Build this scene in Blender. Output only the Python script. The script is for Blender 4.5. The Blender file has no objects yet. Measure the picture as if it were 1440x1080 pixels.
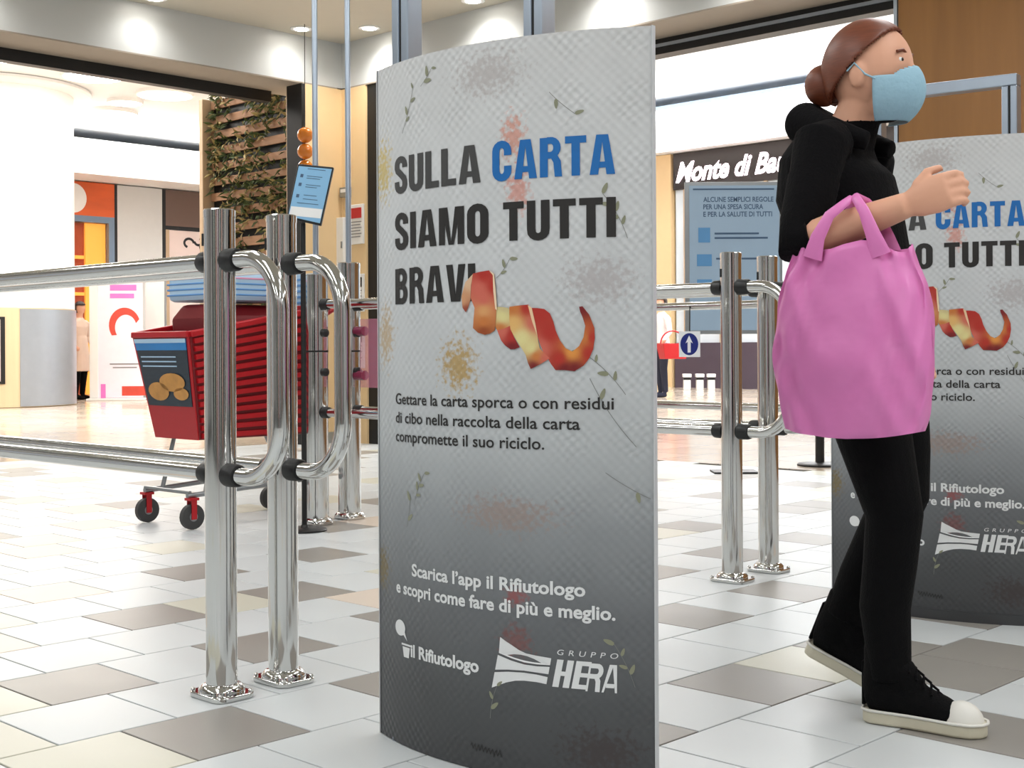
import bpy, bmesh, math, random
from mathutils import Vector, Matrix, Quaternion

random.seed(7)
scene = bpy.context.scene
COL = scene.collection

# ------------------------------------------------------------------ camera, world, lights, exposure
FOC, HOR, CAMH = 1887.0, 490.0, 0.85
ROLL = math.radians(0.3)
cam_d = bpy.data.cameras.new('camera')
cam_d.sensor_width = 36.0
cam_d.lens = FOC / 1440.0 * 36.0
cam_d.shift_y = -(540.0 - HOR) / 1440.0
cam_d.clip_end = 200
cam = bpy.data.objects.new('camera', cam_d)
COL.objects.link(cam)
cam.matrix_world = Matrix.Translation((0, 0, CAMH)) @ Matrix.Rotation(math.radians(90), 4, 'X') @ Matrix.Rotation(-ROLL, 4, 'Z')
scene.camera = cam

world = bpy.data.worlds.new('world')
scene.world = world
world.use_nodes = True
world.node_tree.nodes['Background'].inputs[0].default_value = (0.92, 0.96, 1.0, 1)
world.node_tree.nodes['Background'].inputs[1].default_value = 0.45

vs = scene.view_settings
vs.view_transform = 'Standard'
vs.look = 'None'
vs.exposure = 0.0
vs.gamma = 1.0
vs.use_curve_mapping = False

STORE_CEIL = 3.65

def area(name, loc, sx, sy, power, color=(1, 1, 1), rot=(0, 0, 0)):
    d = bpy.data.lights.new(name, 'AREA')
    d.shape = 'RECTANGLE'
    d.size, d.size_y, d.energy, d.color = sx, sy, power, color
    o = bpy.data.objects.new(name, d)
    COL.objects.link(o)
    o.location, o.rotation_euler = loc, rot
    return o

# rows of ceiling luminaires over the shop floor (all above the frame)
for _i, _x in enumerate((-5.0, -1.6, 1.8, 5.2)):
    for _j, _y in enumerate((-2.2, 1.6, 5.4)):
        area('ceiling_luminaire', (_x, _y, STORE_CEIL - 0.04), 0.5, 2.6, 50, (0.97, 0.99, 1.0))
# daylight-bright gallery outside the shop
area('gallery_light', (-6.5, 16.5, 4.85), 6, 5, 620, (1.0, 0.97, 0.92))
area('gallery_light', (5.5, 19.0, 6.0), 6, 8, 1100, (0.96, 0.98, 1.0))
# unseen uplights added to brighten the gallery ceilings, no fittings of their own
area('added_uplight', (-7.0, 24.6, 4.30), 8, 0.5, 260, (1.0, 0.97, 0.93), (math.pi, 0, math.radians(46)))
area('added_uplight', (-6.5, 15.0, 3.95), 6, 1.0, 200, (1.0, 0.97, 0.93), (math.pi, 0, math.radians(46)))
area('added_uplight', (4.5, 25.5, 5.30), 9, 0.6, 420, (0.97, 0.98, 1.0), (math.pi, 0, math.radians(-44)))
area('added_uplight', (3.5, 15.0, 4.2), 8, 1.2, 420, (0.97, 0.98, 1.0), (math.pi, 0, math.radians(-44)))

# ------------------------------------------------------------------ picture measurements -> places
def lev(x, y):
    dx, dy = x - 720.0, y - HOR
    return dx * math.cos(ROLL) - dy * math.sin(ROLL), dx * math.sin(ROLL) + dy * math.cos(ROLL)

def G(x, y):
    u, v = lev(x, y)
    Y = FOC * CAMH / v
    return Vector((u * Y / FOC, Y, 0))

def at(x, y, Y):
    u, v = lev(x, y)
    return Vector((u * Y / FOC, Y, CAMH - v * Y / FOC))

AA = math.radians(43.95)
DA = Vector((math.sin(AA), math.cos(AA), 0))       # tile direction away to the right
DB = Vector((-math.cos(AA), math.sin(AA), 0))      # tile direction away to the left

# ------------------------------------------------------------------ helpers
def tag(o, label=None, cat=None, group=None, kind=None):
    if label: o['label'] = label
    if cat: o['category'] = cat
    if group: o['group'] = group
    if kind: o['kind'] = kind
    return o

def empty(name, loc=(0, 0, 0), rz=0.0, label=None, cat=None, group=None):
    o = bpy.data.objects.new(name, None)
    o.empty_display_size = 0.1
    COL.objects.link(o)
    o.location = loc
    o.rotation_euler = (0, 0, rz)
    return tag(o, label, cat, group)

def link(name, me, parent=None, mats=()):
    for m in mats:
        me.materials.append(m)
    o = bpy.data.objects.new(name, me)
    COL.objects.link(o)
    if parent is not None:
        o.parent = parent
    return o

def basis(d, up=(0, 0, 1)):
    d = Vector(d).normalized()
    up = Vector(up)
    if abs(d.dot(up)) > 0.98:
        up = Vector((1, 0, 0))
    s = d.cross(up).normalized()
    u = s.cross(d).normalized()
    return s, u

class MB:
    def __init__(self):
        self.v, self.f, self.m = [], [], []
    def add(self, vs, fs, mi=0):
        n = len(self.v)
        self.v += [tuple(p) for p in vs]
        self.f += [tuple(i + n for i in f) for f in fs]
        self.m += [mi] * len(fs)
        return self
    def box(self, c, s, rz=0.0, mi=0, M=None):
        hx, hy, hz = s[0] / 2, s[1] / 2, s[2] / 2
        vs = [Vector((x, y, z)) for z in (-hz, hz) for y in (-hy, hy) for x in (-hx, hx)]
        R = M if M is not None else Matrix.Rotation(rz, 3, 'Z')
        vs = [R @ p + Vector(c) for p in vs]
        return self.add(vs, [(0, 2, 3, 1), (4, 5, 7, 6), (0, 1, 5, 4), (2, 6, 7, 3), (0, 4, 6, 2), (1, 3, 7, 5)], mi)
    def bar(self, a, b, w, h, up=(0, 0, 1), mi=0):
        a, b = Vector(a), Vector(b)
        s, u = basis(b - a, up)
        vs = []
        for p in (a, b):
            for sy, sz in ((-1, -1), (1, -1), (1, 1), (-1, 1)):
                vs.append(p + s * (sy * w / 2) + u * (sz * h / 2))
        return self.add(vs, [(0, 1, 2, 3), (7, 6, 5, 4), (0, 4, 5, 1), (1, 5, 6, 2), (2, 6, 7, 3), (3, 7, 4, 0)], mi)
    def tube(self, path, r, n=12, up=(0, 0, 1), cap=True, mi=0, closed=False):
        P = [Vector(p) for p in path]
        N = len(P)
        R = r if isinstance(r, (list, tuple)) else [r] * N
        rings, prev = [], None
        for i, p in enumerate(P):
            if closed:
                d = P[(i + 1) % N] - P[i - 1]
            else:
                d = P[min(i + 1, N - 1)] - P[max(i - 1, 0)]
            if d.length < 1e-9:
                d = Vector((0, 0, 1))
            d.normalize()
            if prev is None:
                s, u = basis(d, up)
            else:
                q = prev[0].rotation_difference(d)
                s, u = q @ prev[1], q @ prev[2]
            prev = (d, s, u)
            ra, rb = R[i] if isinstance(R[i], (list, tuple)) else (R[i], R[i])
            rings.append([p + s * (math.cos(2 * math.pi * k / n) * ra) + u * (math.sin(2 * math.pi * k / n) * rb) for k in range(n)])
        vs = [q for ring in rings for q in ring]
        fs = []
        for i in range(N if closed else N - 1):
            j = (i + 1) % N
            for k in range(n):
                k2 = (k + 1) % n
                fs.append((i * n + k, i * n + k2, j * n + k2, j * n + k))
        if cap and not closed:
            fs.append(tuple(reversed(range(n))))
            fs.append(tuple((N - 1) * n + k for k in range(n)))
        return self.add(vs, fs, mi)
    def lathe(self, prof, c=(0, 0, 0), n=32, mi=0):
        c = Vector(c)
        vs, fs = [], []
        for r, z in prof:
            for k in range(n):
                a = 2 * math.pi * k / n
                vs.append(c + Vector((r * math.cos(a), r * math.sin(a), z)))
        for i in range(len(prof) - 1):
            for k in range(n):
                k2 = (k + 1) % n
                fs.append((i * n + k, i * n + k2, (i + 1) * n + k2, (i + 1) * n + k))
        fs.append(tuple(reversed(range(n))))
        fs.append(tuple((len(prof) - 1) * n + k for k in range(n)))
        return self.add(vs, fs, mi)
    def ball(self, c, r, nu=16, nv=10, mi=0, M=None):
        c = Vector(c)
        rr = r if isinstance(r, (list, tuple)) else (r, r, r)
        vs, fs = [], []
        for i in range(nv + 1):
            t = math.pi * i / nv
            for k in range(nu):
                a = 2 * math.pi * k / nu
                p = Vector((rr[0] * math.sin(t) * math.cos(a), rr[1] * math.sin(t) * math.sin(a), rr[2] * math.cos(t)))
                if M is not None:
                    p = M @ p
                vs.append(c + p)
        for i in range(nv):
            for k in range(nu):
                k2 = (k + 1) % nu
                fs.append((i * nu + k, (i + 1) * nu + k, (i + 1) * nu + k2, i * nu + k2))
        return self.add(vs, fs, mi)
    def prism(self, poly, z0, z1, mi=0):
        n = len(poly)
        vs = [(x, y, z0) for x, y in poly] + [(x, y, z1) for x, y in poly]
        fs = [tuple(reversed(range(n))), tuple(range(n, 2 * n))]
        fs += [(k, (k + 1) % n, n + (k + 1) % n, n + k) for k in range(n)]
        return self.add(vs, fs, mi)
    def mesh(self, name, smooth=None):
        me = bpy.data.meshes.new(name)
        me.from_pydata(self.v, [], self.f)
        me.polygons.foreach_set('material_index', self.m)
        bm = bmesh.new()
        bm.from_mesh(me)
        bmesh.ops.remove_doubles(bm, verts=bm.verts, dist=1e-6)
        bmesh.ops.recalc_face_normals(bm, faces=bm.faces)
        bm.to_mesh(me)
        bm.free()
        if smooth is not None:
            me.shade_smooth()
            me.set_sharp_from_angle(angle=math.radians(smooth))
        me.update()
        return me
    def build(self, name, mats, parent=None, smooth=None, bevel=0.0):
        me = self.mesh(name, smooth)
        o = link(name, me, parent, mats if isinstance(mats, (list, tuple)) else [mats])
        if bevel:
            b = o.modifiers.new('bevel', 'BEVEL')
            b.width, b.segments, b.limit_method = bevel, 2, 'ANGLE'
        return o

def copy_tree(o, parent=None):
    c = o.copy()
    COL.objects.link(c)
    c.parent = parent
    for ch in list(o.children):
        copy_tree(ch, c)
    return c

def arc_path(c, r, a0, a1, n, ex, ez):
    c, ex, ez = Vector(c), Vector(ex), Vector(ez)
    return [c + ex * (r * math.cos(a0 + (a1 - a0) * k / n)) + ez * (r * math.sin(a0 + (a1 - a0) * k / n)) for k in range(n + 1)]

# ------------------------------------------------------------------ materials
def lin(c):
    return tuple((v / 255 / 12.92) if v / 255 <= 0.04045 else ((v / 255 + 0.055) / 1.055) ** 2.4 for v in c)

def mat(name, rgb, rough=0.5, metal=0.0, var=0.0, vscale=8.0, bump=0.0, bscale=60.0, stretch=None, spec=0.5, rvar=0.0):
    m = bpy.data.materials.new(name)
    m.use_nodes = True
    nt = m.node_tree
    b = nt.nodes['Principled BSDF']
    c = lin(rgb)
    b.inputs['Base Color'].default_value = (*c, 1)
    b.inputs['Roughness'].default_value = rough
    b.inputs['Metallic'].default_value = metal
    b.inputs['Specular IOR Level'].default_value = spec
    tc = nt.nodes.new('ShaderNodeTexCoord')
    mp = nt.nodes.new('ShaderNodeMapping')
    nt.links.new(tc.outputs['Object'], mp.inputs['Vector'])
    if stretch:
        mp.inputs['Scale'].default_value = stretch
    nz = nt.nodes.new('ShaderNodeTexNoise')
    nz.inputs['Scale'].default_value = vscale
    nz.inputs['Detail'].default_value = 4
    nt.links.new(mp.outputs['Vector'], nz.inputs['Vector'])
    if var:
        mx = nt.nodes.new('ShaderNodeMix')
        mx.data_type = 'RGBA'
        mx.inputs[6].default_value = (*[v * (1 - var) for v in c], 1)
        mx.inputs[7].default_value = (*[min(1, v * (1 + var)) for v in c], 1)
        nt.links.new(nz.outputs['Fac'], mx.inputs[0])
        nt.links.new(mx.outputs[2], b.inputs['Base Color'])
    if rvar:
        mr = nt.nodes.new('ShaderNodeMapRange')
        mr.inputs[3].default_value = max(0, rough - rvar)
        mr.inputs[4].default_value = rough + rvar
        nt.links.new(nz.outputs['Fac'], mr.inputs[0])
        nt.links.new(mr.outputs[0], b.inputs['Roughness'])
    if bump:
        n2 = nt.nodes.new('ShaderNodeTexNoise')
        n2.inputs['Scale'].default_value = bscale
        nt.links.new(mp.outputs['Vector'], n2.inputs['Vector'])
        bp = nt.nodes.new('ShaderNodeBump')
        bp.inputs['Strength'].default_value = bump
        bp.inputs['Distance'].default_value = 0.01
        nt.links.new(n2.outputs['Fac'], bp.inputs['Height'])
        nt.links.new(bp.outputs['Normal'], b.inputs['Normal'])
    return m

def emis(name, rgb, strength):
    m = bpy.data.materials.new(name)
    m.use_nodes = True
    b = m.node_tree.nodes['Principled BSDF']
    b.inputs['Base Color'].default_value = (*lin(rgb), 1)
    b.inputs['Emission Color'].default_value = (*lin(rgb), 1)
    b.inputs['Emission Strength'].default_value = strength
    return m

def glass(name, rgb, alpha=0.25, rough=0.05):
    m = bpy.data.materials.new(name)
    m.use_nodes = True
    nt = m.node_tree
    b = nt.nodes['Principled BSDF']
    b.inputs['Base Color'].default_value = (*lin(rgb), 1)
    b.inputs['Roughness'].default_value = rough
    b.inputs['Alpha'].default_value = alpha
    return m

def vcol(name, rough=0.5):
    m = bpy.data.materials.new(name)
    m.use_nodes = True
    nt = m.node_tree
    a = nt.nodes.new('ShaderNodeAttribute')
    a.attribute_name = 'ink'
    nz = nt.nodes.new('ShaderNodeTexNoise')
    nz.inputs['Scale'].default_value = 140
    mx = nt.nodes.new('ShaderNodeMix')
    mx.data_type = 'RGBA'
    mx.blend_type = 'SOFT_LIGHT'
    mx.inputs[0].default_value = 0.35
    nt.links.new(a.outputs['Color'], mx.inputs[6])
    nt.links.new(nz.outputs['Fac'], mx.inputs[7])
    b = nt.nodes['Principled BSDF']
    b.inputs['Roughness'].default_value = rough
    nt.links.new(mx.outputs[2], b.inputs['Base Color'])
    return m

M = {}
M['chrome'] = mat('polished_chrome', (214, 214, 212), 0.09, 1.0, rvar=0.04, vscale=5)
M['rubber'] = mat('black_rubber', (18, 18, 19), 0.45, bump=0.1)
M['darkslot'] = mat('dark_slot', (12, 12, 13), 0.6, var=0.1)
M['alu'] = mat('brushed_aluminium', (178, 190, 204), 0.28, 0.85, var=0.06, vscale=30, stretch=(1, 1, 0.05))
M['tile_white'] = mat('pale_floor_tile', (203, 207, 208), 0.36, var=0.05, vscale=3.0, rvar=0.08)
M['tile_grey'] = mat('grey_brown_floor_tile', (146, 142, 136), 0.36, var=0.06, vscale=3.0, rvar=0.08)
M['tile_cream'] = mat('cream_floor_tile', (199, 197, 182), 0.36, var=0.05, vscale=3.0, rvar=0.08)
M['tile_peach'] = mat('peach_floor_tile', (212, 198, 184), 0.36, var=0.05, vscale=3.0, rvar=0.08)
for _k in ('tile_white', 'tile_grey', 'tile_cream', 'tile_peach'):
    M[_k].node_tree.nodes['Principled BSDF'].inputs['Specular IOR Level'].default_value = 0.35
M['grout'] = mat('dark_grout', (52, 52, 50), 0.9, var=0.15, vscale=20)
M['ceiling'] = mat('ceiling_plaster', (196, 190, 176), 0.8, var=0.02)
M['white_wall'] = mat('white_plaster', (236, 236, 236), 0.7, var=0.02)
M['bulkhead'] = mat('grey_bulkhead_metal', (196, 199, 199), 0.45, 0.0, var=0.03, vscale=2)
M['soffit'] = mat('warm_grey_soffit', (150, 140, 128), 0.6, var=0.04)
M['black'] = mat('black_paint', (14, 14, 15), 0.45, var=0.1)
M['beige'] = mat('beige_wall_paint', (226, 196, 150), 0.6, var=0.03)
M['wood'] = mat('brown_veneer', (148, 102, 52), 0.38, var=0.22, vscale=4.0, stretch=(3, 3, 0.25))
M['gallery_floor'] = mat('polished_gallery_floor', (214, 200, 184), 0.14, var=0.07, vscale=1.2, rvar=0.05)

def setprop(m, **k):
    b = m.node_tree.nodes['Principled BSDF']
    for n, v in k.items():
        b.inputs[n].default_value = v
    return m

# ------------------------------------------------------------------ the setting: floor
NA = Vector((math.cos(AA), -math.sin(AA), 0))
ROWP, TLEN = 0.316, 0.292
ROW0, JOINT0 = -2.715, 1.548
K = Vector((-1.55, 12.3, 0))            # inner corner of the shop front
LW = -DA                                # along the left wall, coming towards us
RW = -DB                                # along the right wall, coming towards us

def tile_centre(r, n):
    a = ROW0 + ROWP * (r + 0.5)
    d = JOINT0 - TLEN / 2 * r + TLEN * (n + 0.5)
    return NA * a + DA * d

def tile_index(p):
    r = math.floor((p.dot(NA) - ROW0) / ROWP)
    n = math.floor((p.dot(DA) - JOINT0 + TLEN / 2 * r) / TLEN)
    return r, n

forced = {}
for kind_, pts in {
    'tile_grey': [(111, 963), (236, 1044), (194, 866), (275, 805), (505, 964), (355, 916), (396, 832), (512, 868), (1063, 960), (988, 866),
                  (1104, 830), (946, 1030), (1168, 900), (946, 800), (1324, 940), (1397, 1025), (1324, 866), (1288, 904), (1425, 930), (972, 733),
                  (1143, 704), (1132, 751), (1117, 680), (1110, 718), (994, 773), (445, 775)],
    'tile_cream': [(1132, 924), (208, 767), (20, 705), (17, 1044), (17, 985), (250, 852)],
    'tile_peach': [(70, 832), (27, 757), (125, 775), (100, 717), (162, 736), (69, 675), (17, 899)],
}.items():
    for p in pts:
        forced[tile_index(G(*p))] = kind_

floor = MB().box((0, 2.0, -0.03), (26, 34, 0.05)).build('floor', M['grout'])
tag(floor, kind='structure')

GAP = 0.0024
def tile_mb(c, out, mi):
    hx, hy = ROWP / 2 - GAP, TLEN / 2 - GAP
    b = 0.0015
    vs = []
    for (ex, ey, z) in ((hx, hy, -0.0045), (hx, hy, -0.0012), (hx - b, hy - b, 0.0)):
        for sx, sy in ((-1, -1), (1, -1), (1, 1), (-1, 1)):
            vs.append(c + NA * (sx * ex) + DA * (sy * ey) + Vector((0, 0, z)))
    fs = [(8, 9, 10, 11)]
    for i in (0, 4):
        for k in range(4):
            fs.append((i + k, i + (k + 1) % 4, i + 4 + (k + 1) % 4, i + 4 + k))
    out.add(vs, fs, mi)

tkinds = ['tile_white', 'tile_grey', 'tile_cream', 'tile_peach']
rng = random.Random(21)
cands = []
for r in range(-26, 40):
    for n in range(-40, 60):
        c = tile_centre(r, n)
        if c.y < -2.5 or c.x < -9 or c.x > 9:
            continue
        # inside the shop: in front of both shop-front lines
        w = c - K
        if w.dot(Vector((-DA.y, DA.x, 0))) > 0.3 or w.dot(DA) > 0.3:
            continue
        k = forced.get((r, n))
        if k is None:
            q = rng.random()
            near = 0 < c.y < 5.6
            k = 'tile_white' if q < (0.95 if near else 0.80) else 'tile_grey' if (q < 0.92 and not near) else 'tile_cream' if q < 0.98 else 'tile_peach'
        # projected size for those in view
        vis = False
        if c.y > 2.2:
            px = 720 + c.x / c.y * FOC
            py = HOR + CAMH / c.y * FOC
            hid = 545 < px < 905 and c.y > 2.75
            vis = -60 < px < 1500 and py < 1120 and not hid
        cands.append((0 if vis else 1, c.length, r, n, c, k))
cands.sort(key=lambda t: t[:4])
tmesh = {}
for k in tkinds:
    b = MB()
    tile_mb(Vector((0, 0, 0)), b, 0)
    tmesh[k] = b.mesh('tile_' + k)
    tmesh[k].materials.append(M[k])
rest = MB()
for i, (vis, _, r, n, c, k) in enumerate(cands):
    if i < 300:
        o = bpy.data.objects.new('tile', tmesh[k])
        COL.objects.link(o)
        o.location = c
        o.parent = floor
    else:
        tile_mb(c, rest, tkinds.index(k))
tag(rest.build('distant_tiles', [M[k] for k in tkinds], floor), kind='stuff')

# polished floor of the gallery outside: slabs drawn by the material (too far to tell apart)
gm = M['gallery_floor']
nt = gm.node_tree
bk = nt.nodes.new('ShaderNodeTexBrick')
bk.inputs['Scale'].default_value = 1.0
bk.inputs['Brick Width'].default_value = 0.6
bk.inputs['Row Height'].default_value = 0.6
bk.inputs['Mortar Size'].default_value = 0.006
bk.inputs['Color1'].default_value = (*lin((222, 208, 190)), 1)
bk.inputs['Color2'].default_value = (*lin((206, 190, 172)), 1)
bk.inputs['Mortar'].default_value = (*lin((150, 140, 128)), 1)
tc = nt.nodes.new('ShaderNodeTexCoord')
mp = nt.nodes.new('ShaderNodeMapping')
mp.inputs['Rotation'].default_value = (0, 0, -AA)
nt.links.new(tc.outputs['Object'], mp.inputs['Vector'])
nt.links.new(mp.outputs['Vector'], bk.inputs['Vector'])
nt.links.new(bk.outputs['Color'], nt.nodes['Principled BSDF'].inputs['Base Color'])
def shift_line(p, d, off, side):
    return p + side * off
OUT_L = Vector((-DA.y, DA.x, 0))        # outward from the left wall
OUT_R = DA                              # outward from the right wall
gp = [K + OUT_L * 0.3 + OUT_R * 0.3, K + OUT_R * 0.3 + RW * 14 + OUT_L * 0.3, Vector((22, 12, 0)), Vector((22, 45, 0)), Vector((-26, 45, 0)), Vector((-26, 12, 0)), K + OUT_L * 0.3 + LW * 14 + OUT_R * 0.3]
g = MB()
g.prism([(p.x, p.y) for p in gp], -0.004, 0.001)
tag(g.build('floor_gallery', gm), kind='structure')

# ------------------------------------------------------------------ the setting: shop front, ceilings
ZB = 3.24
def wall_box(name, start, d, out, t0, t1, z0, z1, thick, m, off=0.0):
    a = start + d * t0 + out * (off + thick / 2)
    b = start + d * t1 + out * (off + thick / 2)
    mb = MB().bar((a.x, a.y, (z0 + z1) / 2), (b.x, b.y, (z0 + z1) / 2), thick, z1 - z0)
    return mb.build(name, m)

tag(wall_box('wall_left', K, LW, OUT_L, -0.62, 12, ZB, STORE_CEIL + 0.15, 0.62, [M['bulkhead']]), kind='structure')
tag(wall_box('wall_right', K, RW, OUT_R, 0.0, 14, ZB, STORE_CEIL + 0.15, 0.62, [M['bulkhead']]), kind='structure')
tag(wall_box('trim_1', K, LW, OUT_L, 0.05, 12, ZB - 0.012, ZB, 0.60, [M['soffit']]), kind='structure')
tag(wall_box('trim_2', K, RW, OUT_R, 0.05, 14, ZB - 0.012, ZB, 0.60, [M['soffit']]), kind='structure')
tag(wall_box('trim_3', K, LW, OUT_L, 0.42, 12, ZB - 0.11, ZB - 0.012, 0.10, [M['black']], off=0.50), kind='structure')
t = wall_box('trim_4', K, RW, OUT_R, 0.35, 14, ZB - 0.13, ZB - 0.012, 0.14, [M['black']], off=0.46)
tag(t, kind='structure')
tr = wall_box('track_line', K, RW, OUT_R, 0.35, 14, ZB - 0.075, ZB - 0.05, 0.012, [M['alu']], off=0.449)
tr.parent = t
# corner pier
cp = MB()
q = [K + LW * 0.42 + RW * 0.0, K + RW * 0.33, K + RW * 0.33 + OUT_R * 0.5, K + OUT_R * 0.5 + OUT_L * 0.5, K + LW * 0.42 + OUT_L * 0.5]
q = [K, K + RW * 0.34, K + RW * 0.34 + OUT_R * 0.5, K + OUT_R * 0.5 + OUT_L * 0.2, K + LW * 0.42 + OUT_L * 0.2, K + LW * 0.42]
cp.prism([(p.x, p.y) for p in q], 0, ZB - 0.012)
tag(cp.build('wall_corner', M['beige']), kind='structure')
tag(wall_box('trim_5', K, LW, OUT_L, 0.421, 0.455, 0, ZB - 0.012, 0.22, [M['black']], off=0.0), kind='structure')
tag(wall_box('trim_6', K, RW, OUT_R, 0.34, 0.47, 0, ZB - 0.012, 0.14, [M['black']], off=0.02), kind='structure')
tag(wall_box('baseboard_corner', K, LW, OUT_L, 0.0, 0.42, 0, 0.1, 0.012, [M['alu']], off=-0.012), kind='structure')
# wood veneer wall to the right of the opening, as separate panels
wv = empty('wall_wood', K + RW * 5.55)
tag(wv, kind='structure')
for i in range(6):
    t0 = 5.555 + i * 1.2
    o = wall_box('wood_panel', K, RW, OUT_R, t0 + 0.002, t0 + 1.198, 0, ZB - 0.012, 0.16, [M['wood']], off=-0.02)
    o.parent = wv
    o.matrix_parent_inverse = wv.matrix_basis.inverted()
wall_end = wall_box('trim_7', K, RW, OUT_R, 5.53, 5.553, 0, ZB - 0.012, 0.18, [M['alu']], off=-0.03)
tag(wall_end, kind='structure')

# shop ceiling (cut along the shop-front lines)
ce = MB()
cpoly = [K + OUT_L * 0.02 + OUT_R * 0.02, K + LW * 12, Vector((-13, -4.2, 0)), Vector((13, -4.2, 0)), K + RW * 14]
ce.prism([(p.x, p.y) for p in cpoly], STORE_CEIL, STORE_CEIL + 0.12)
tag(ce.build('ceiling', M['ceiling']), kind='structure')
wbk = tag(MB().box((0, -4.1, 1.9), (26, 0.2, 3.9)).build('wall_back', M['white_wall']), kind='structure')
for _k, (_x, _w, _c) in enumerate(((-6.2, 1.8, (40, 42, 44)), (-4.4, 0.7, (54, 92, 50)), (-3.2, 1.1, (34, 35, 38)), (-2.2, 0.35, (214, 120, 60)), (-1.5, 0.6, (30, 31, 34)), (-0.7, 0.35, (206, 150, 178)),
                                   (0.2, 0.9, (44, 46, 48)), (1.2, 0.4, (58, 96, 54)), (2.2, 1.0, (30, 31, 34)), (3.3, 0.5, (210, 120, 70)), (4.6, 1.3, (40, 41, 44)), (6.2, 1.0, (90, 92, 96)))):
    _m = mat('reflection_colour', _c, 0.5, var=0.08)
    MB().box((_x, -3.96, 1.45), (_w, 0.08, 2.9)).build('reflection_panel', _m, wbk)  # unseen panels standing in for store displays, added for the chrome to reflect
tag(MB().box((-12.9, -1, 1.9), (0.2, 12, 3.9)).build('wall_side_left', M['white_wall']), kind='structure')
tag(MB().box((12.9, -1, 1.9), (0.2, 12, 3.9)).build('wall_side_right', M['white_wall']), kind='structure')
# gallery ceilings: a low one to the left, a high one to the right, with a fascia between
tag(MB().prism([(-26, 6), (-0.6, 13.6), (-0.6, 45), (-26, 45)], 4.45, 4.6).build('ceiling_gallery_left', M['white_wall']), kind='structure')
tag(MB().prism([(-0.6, 13.0), (22, -2), (22, 45), (-0.6, 45)], 6.1, 6.25).build('ceiling_gallery_right', M['white_wall']), kind='structure')
tag(MB().box((-0.6, 29, 5.3), (0.12, 32, 1.9)).build('wall_gallery_step', M['white_wall']), kind='structure')

# ceiling downlights that graze the bulkheads
M['lamp'] = emis('downlight_lens', (255, 248, 236), 40)
def downlight(p, label, power=60):
    e = empty('downlight', p, 0, label, 'ceiling light', 'recessed downlights along the bulkheads')
    MB().lathe([(0.06, 0.0), (0.095, 0.0), (0.095, -0.008), (0.06, -0.008)], n=28).build('trim_ring', M['white_wall'], e, 40)
    MB().lathe([(0.0, -0.008), (0.058, -0.0085), (0.058, -0.011), (0.0, -0.014)], n=24).build('lens', M['lamp'], e)
    d = bpy.data.lights.new('downlight_lamp', 'SPOT')
    d.energy, d.spot_size, d.spot_blend, d.shadow_soft_size = power, math.radians(150), 1.0, 0.06
    d.color = (1.0, 0.97, 0.92)
    o = bpy.data.objects.new('downlight_lamp', d)
    COL.objects.link(o)
    o.parent = e
    o.location = (0, 0, -0.03)
    return e
zc = Vector((0, 0, STORE_CEIL))
downlight(K + RW * 0.66 - OUT_R * 0.22 + zc, 'bright recessed ceiling downlight nearest the beige corner pier')
downlight(K + RW * 1.95 - OUT_R * 0.22 + zc, 'recessed ceiling downlight over the middle of the large paper-waste advertising panel')
downlight(K + RW * 3.25 - OUT_R * 0.22 + zc, 'recessed downlight above the right edge of the large advertising panel')
downlight(K + RW * 4.6 - OUT_R * 0.22 + zc, 'recessed downlight over the bulkhead near the walking person')
downlight(K + LW * 0.62 - OUT_L * 0.22 + zc, 'recessed downlight lighting the grey bulkhead near the slatted plant wall', 22)
downlight(K + LW * 2.06 - OUT_L * 0.22 + zc, 'recessed downlight lighting the middle of the left grey bulkhead', 22)
downlight(K + LW * 3.5 - OUT_L * 0.22 + zc, 'recessed downlight lighting the far left end of the grey bulkhead', 22)

# ------------------------------------------------------------------ printing helpers
_txt_cache = {}
def text_mesh(body, bold=0.0, shear=0.0, space=1.0):
    """flat text as (verts2d, faces), scaled so that x runs 0..width, baseline at 0, size 1"""
    key = (body, bold, shear, space)
    if key in _txt_cache:
        return _txt_cache[key]
    cu = bpy.data.curves.new('lettering', 'FONT')
    cu.body = body
    cu.size = 1.0
    cu.resolution_u = 3
    cu.offset = bold
    cu.shear = shear
    cu.space_character = space
    ob = bpy.data.objects.new('lettering', cu)
    COL.objects.link(ob)
    bpy.context.view_layer.update()
    me = bpy.data.meshes.new_from_object(ob.evaluated_get(bpy.context.evaluated_depsgraph_get()))
    vs = [(v.co.x, v.co.y) for v in me.vertices]
    fs = [tuple(p.vertices) for p in me.polygons]
    bpy.data.objects.remove(ob)
    bpy.data.curves.remove(cu)
    bpy.data.meshes.remove(me)
    x0 = min(v[0] for v in vs)
    vs = [(x - x0, y) for x, y in vs]
    _txt_cache[key] = (vs, fs)
    return vs, fs

def fit_text(body, x0, x1, base, xh, bold=0.0, shear=0.0, space=1.0):
    """text from x0 to x1 along s, on baseline, cap height xh"""
    vs, fs = text_mesh(body, bold, shear, space)
    w = max(v[0] for v in vs)
    sx = (x1 - x0) / w
    sy = xh / 0.72
    return [(x0 + x * sx, base + y * sy) for x, y in vs], fs

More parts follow.
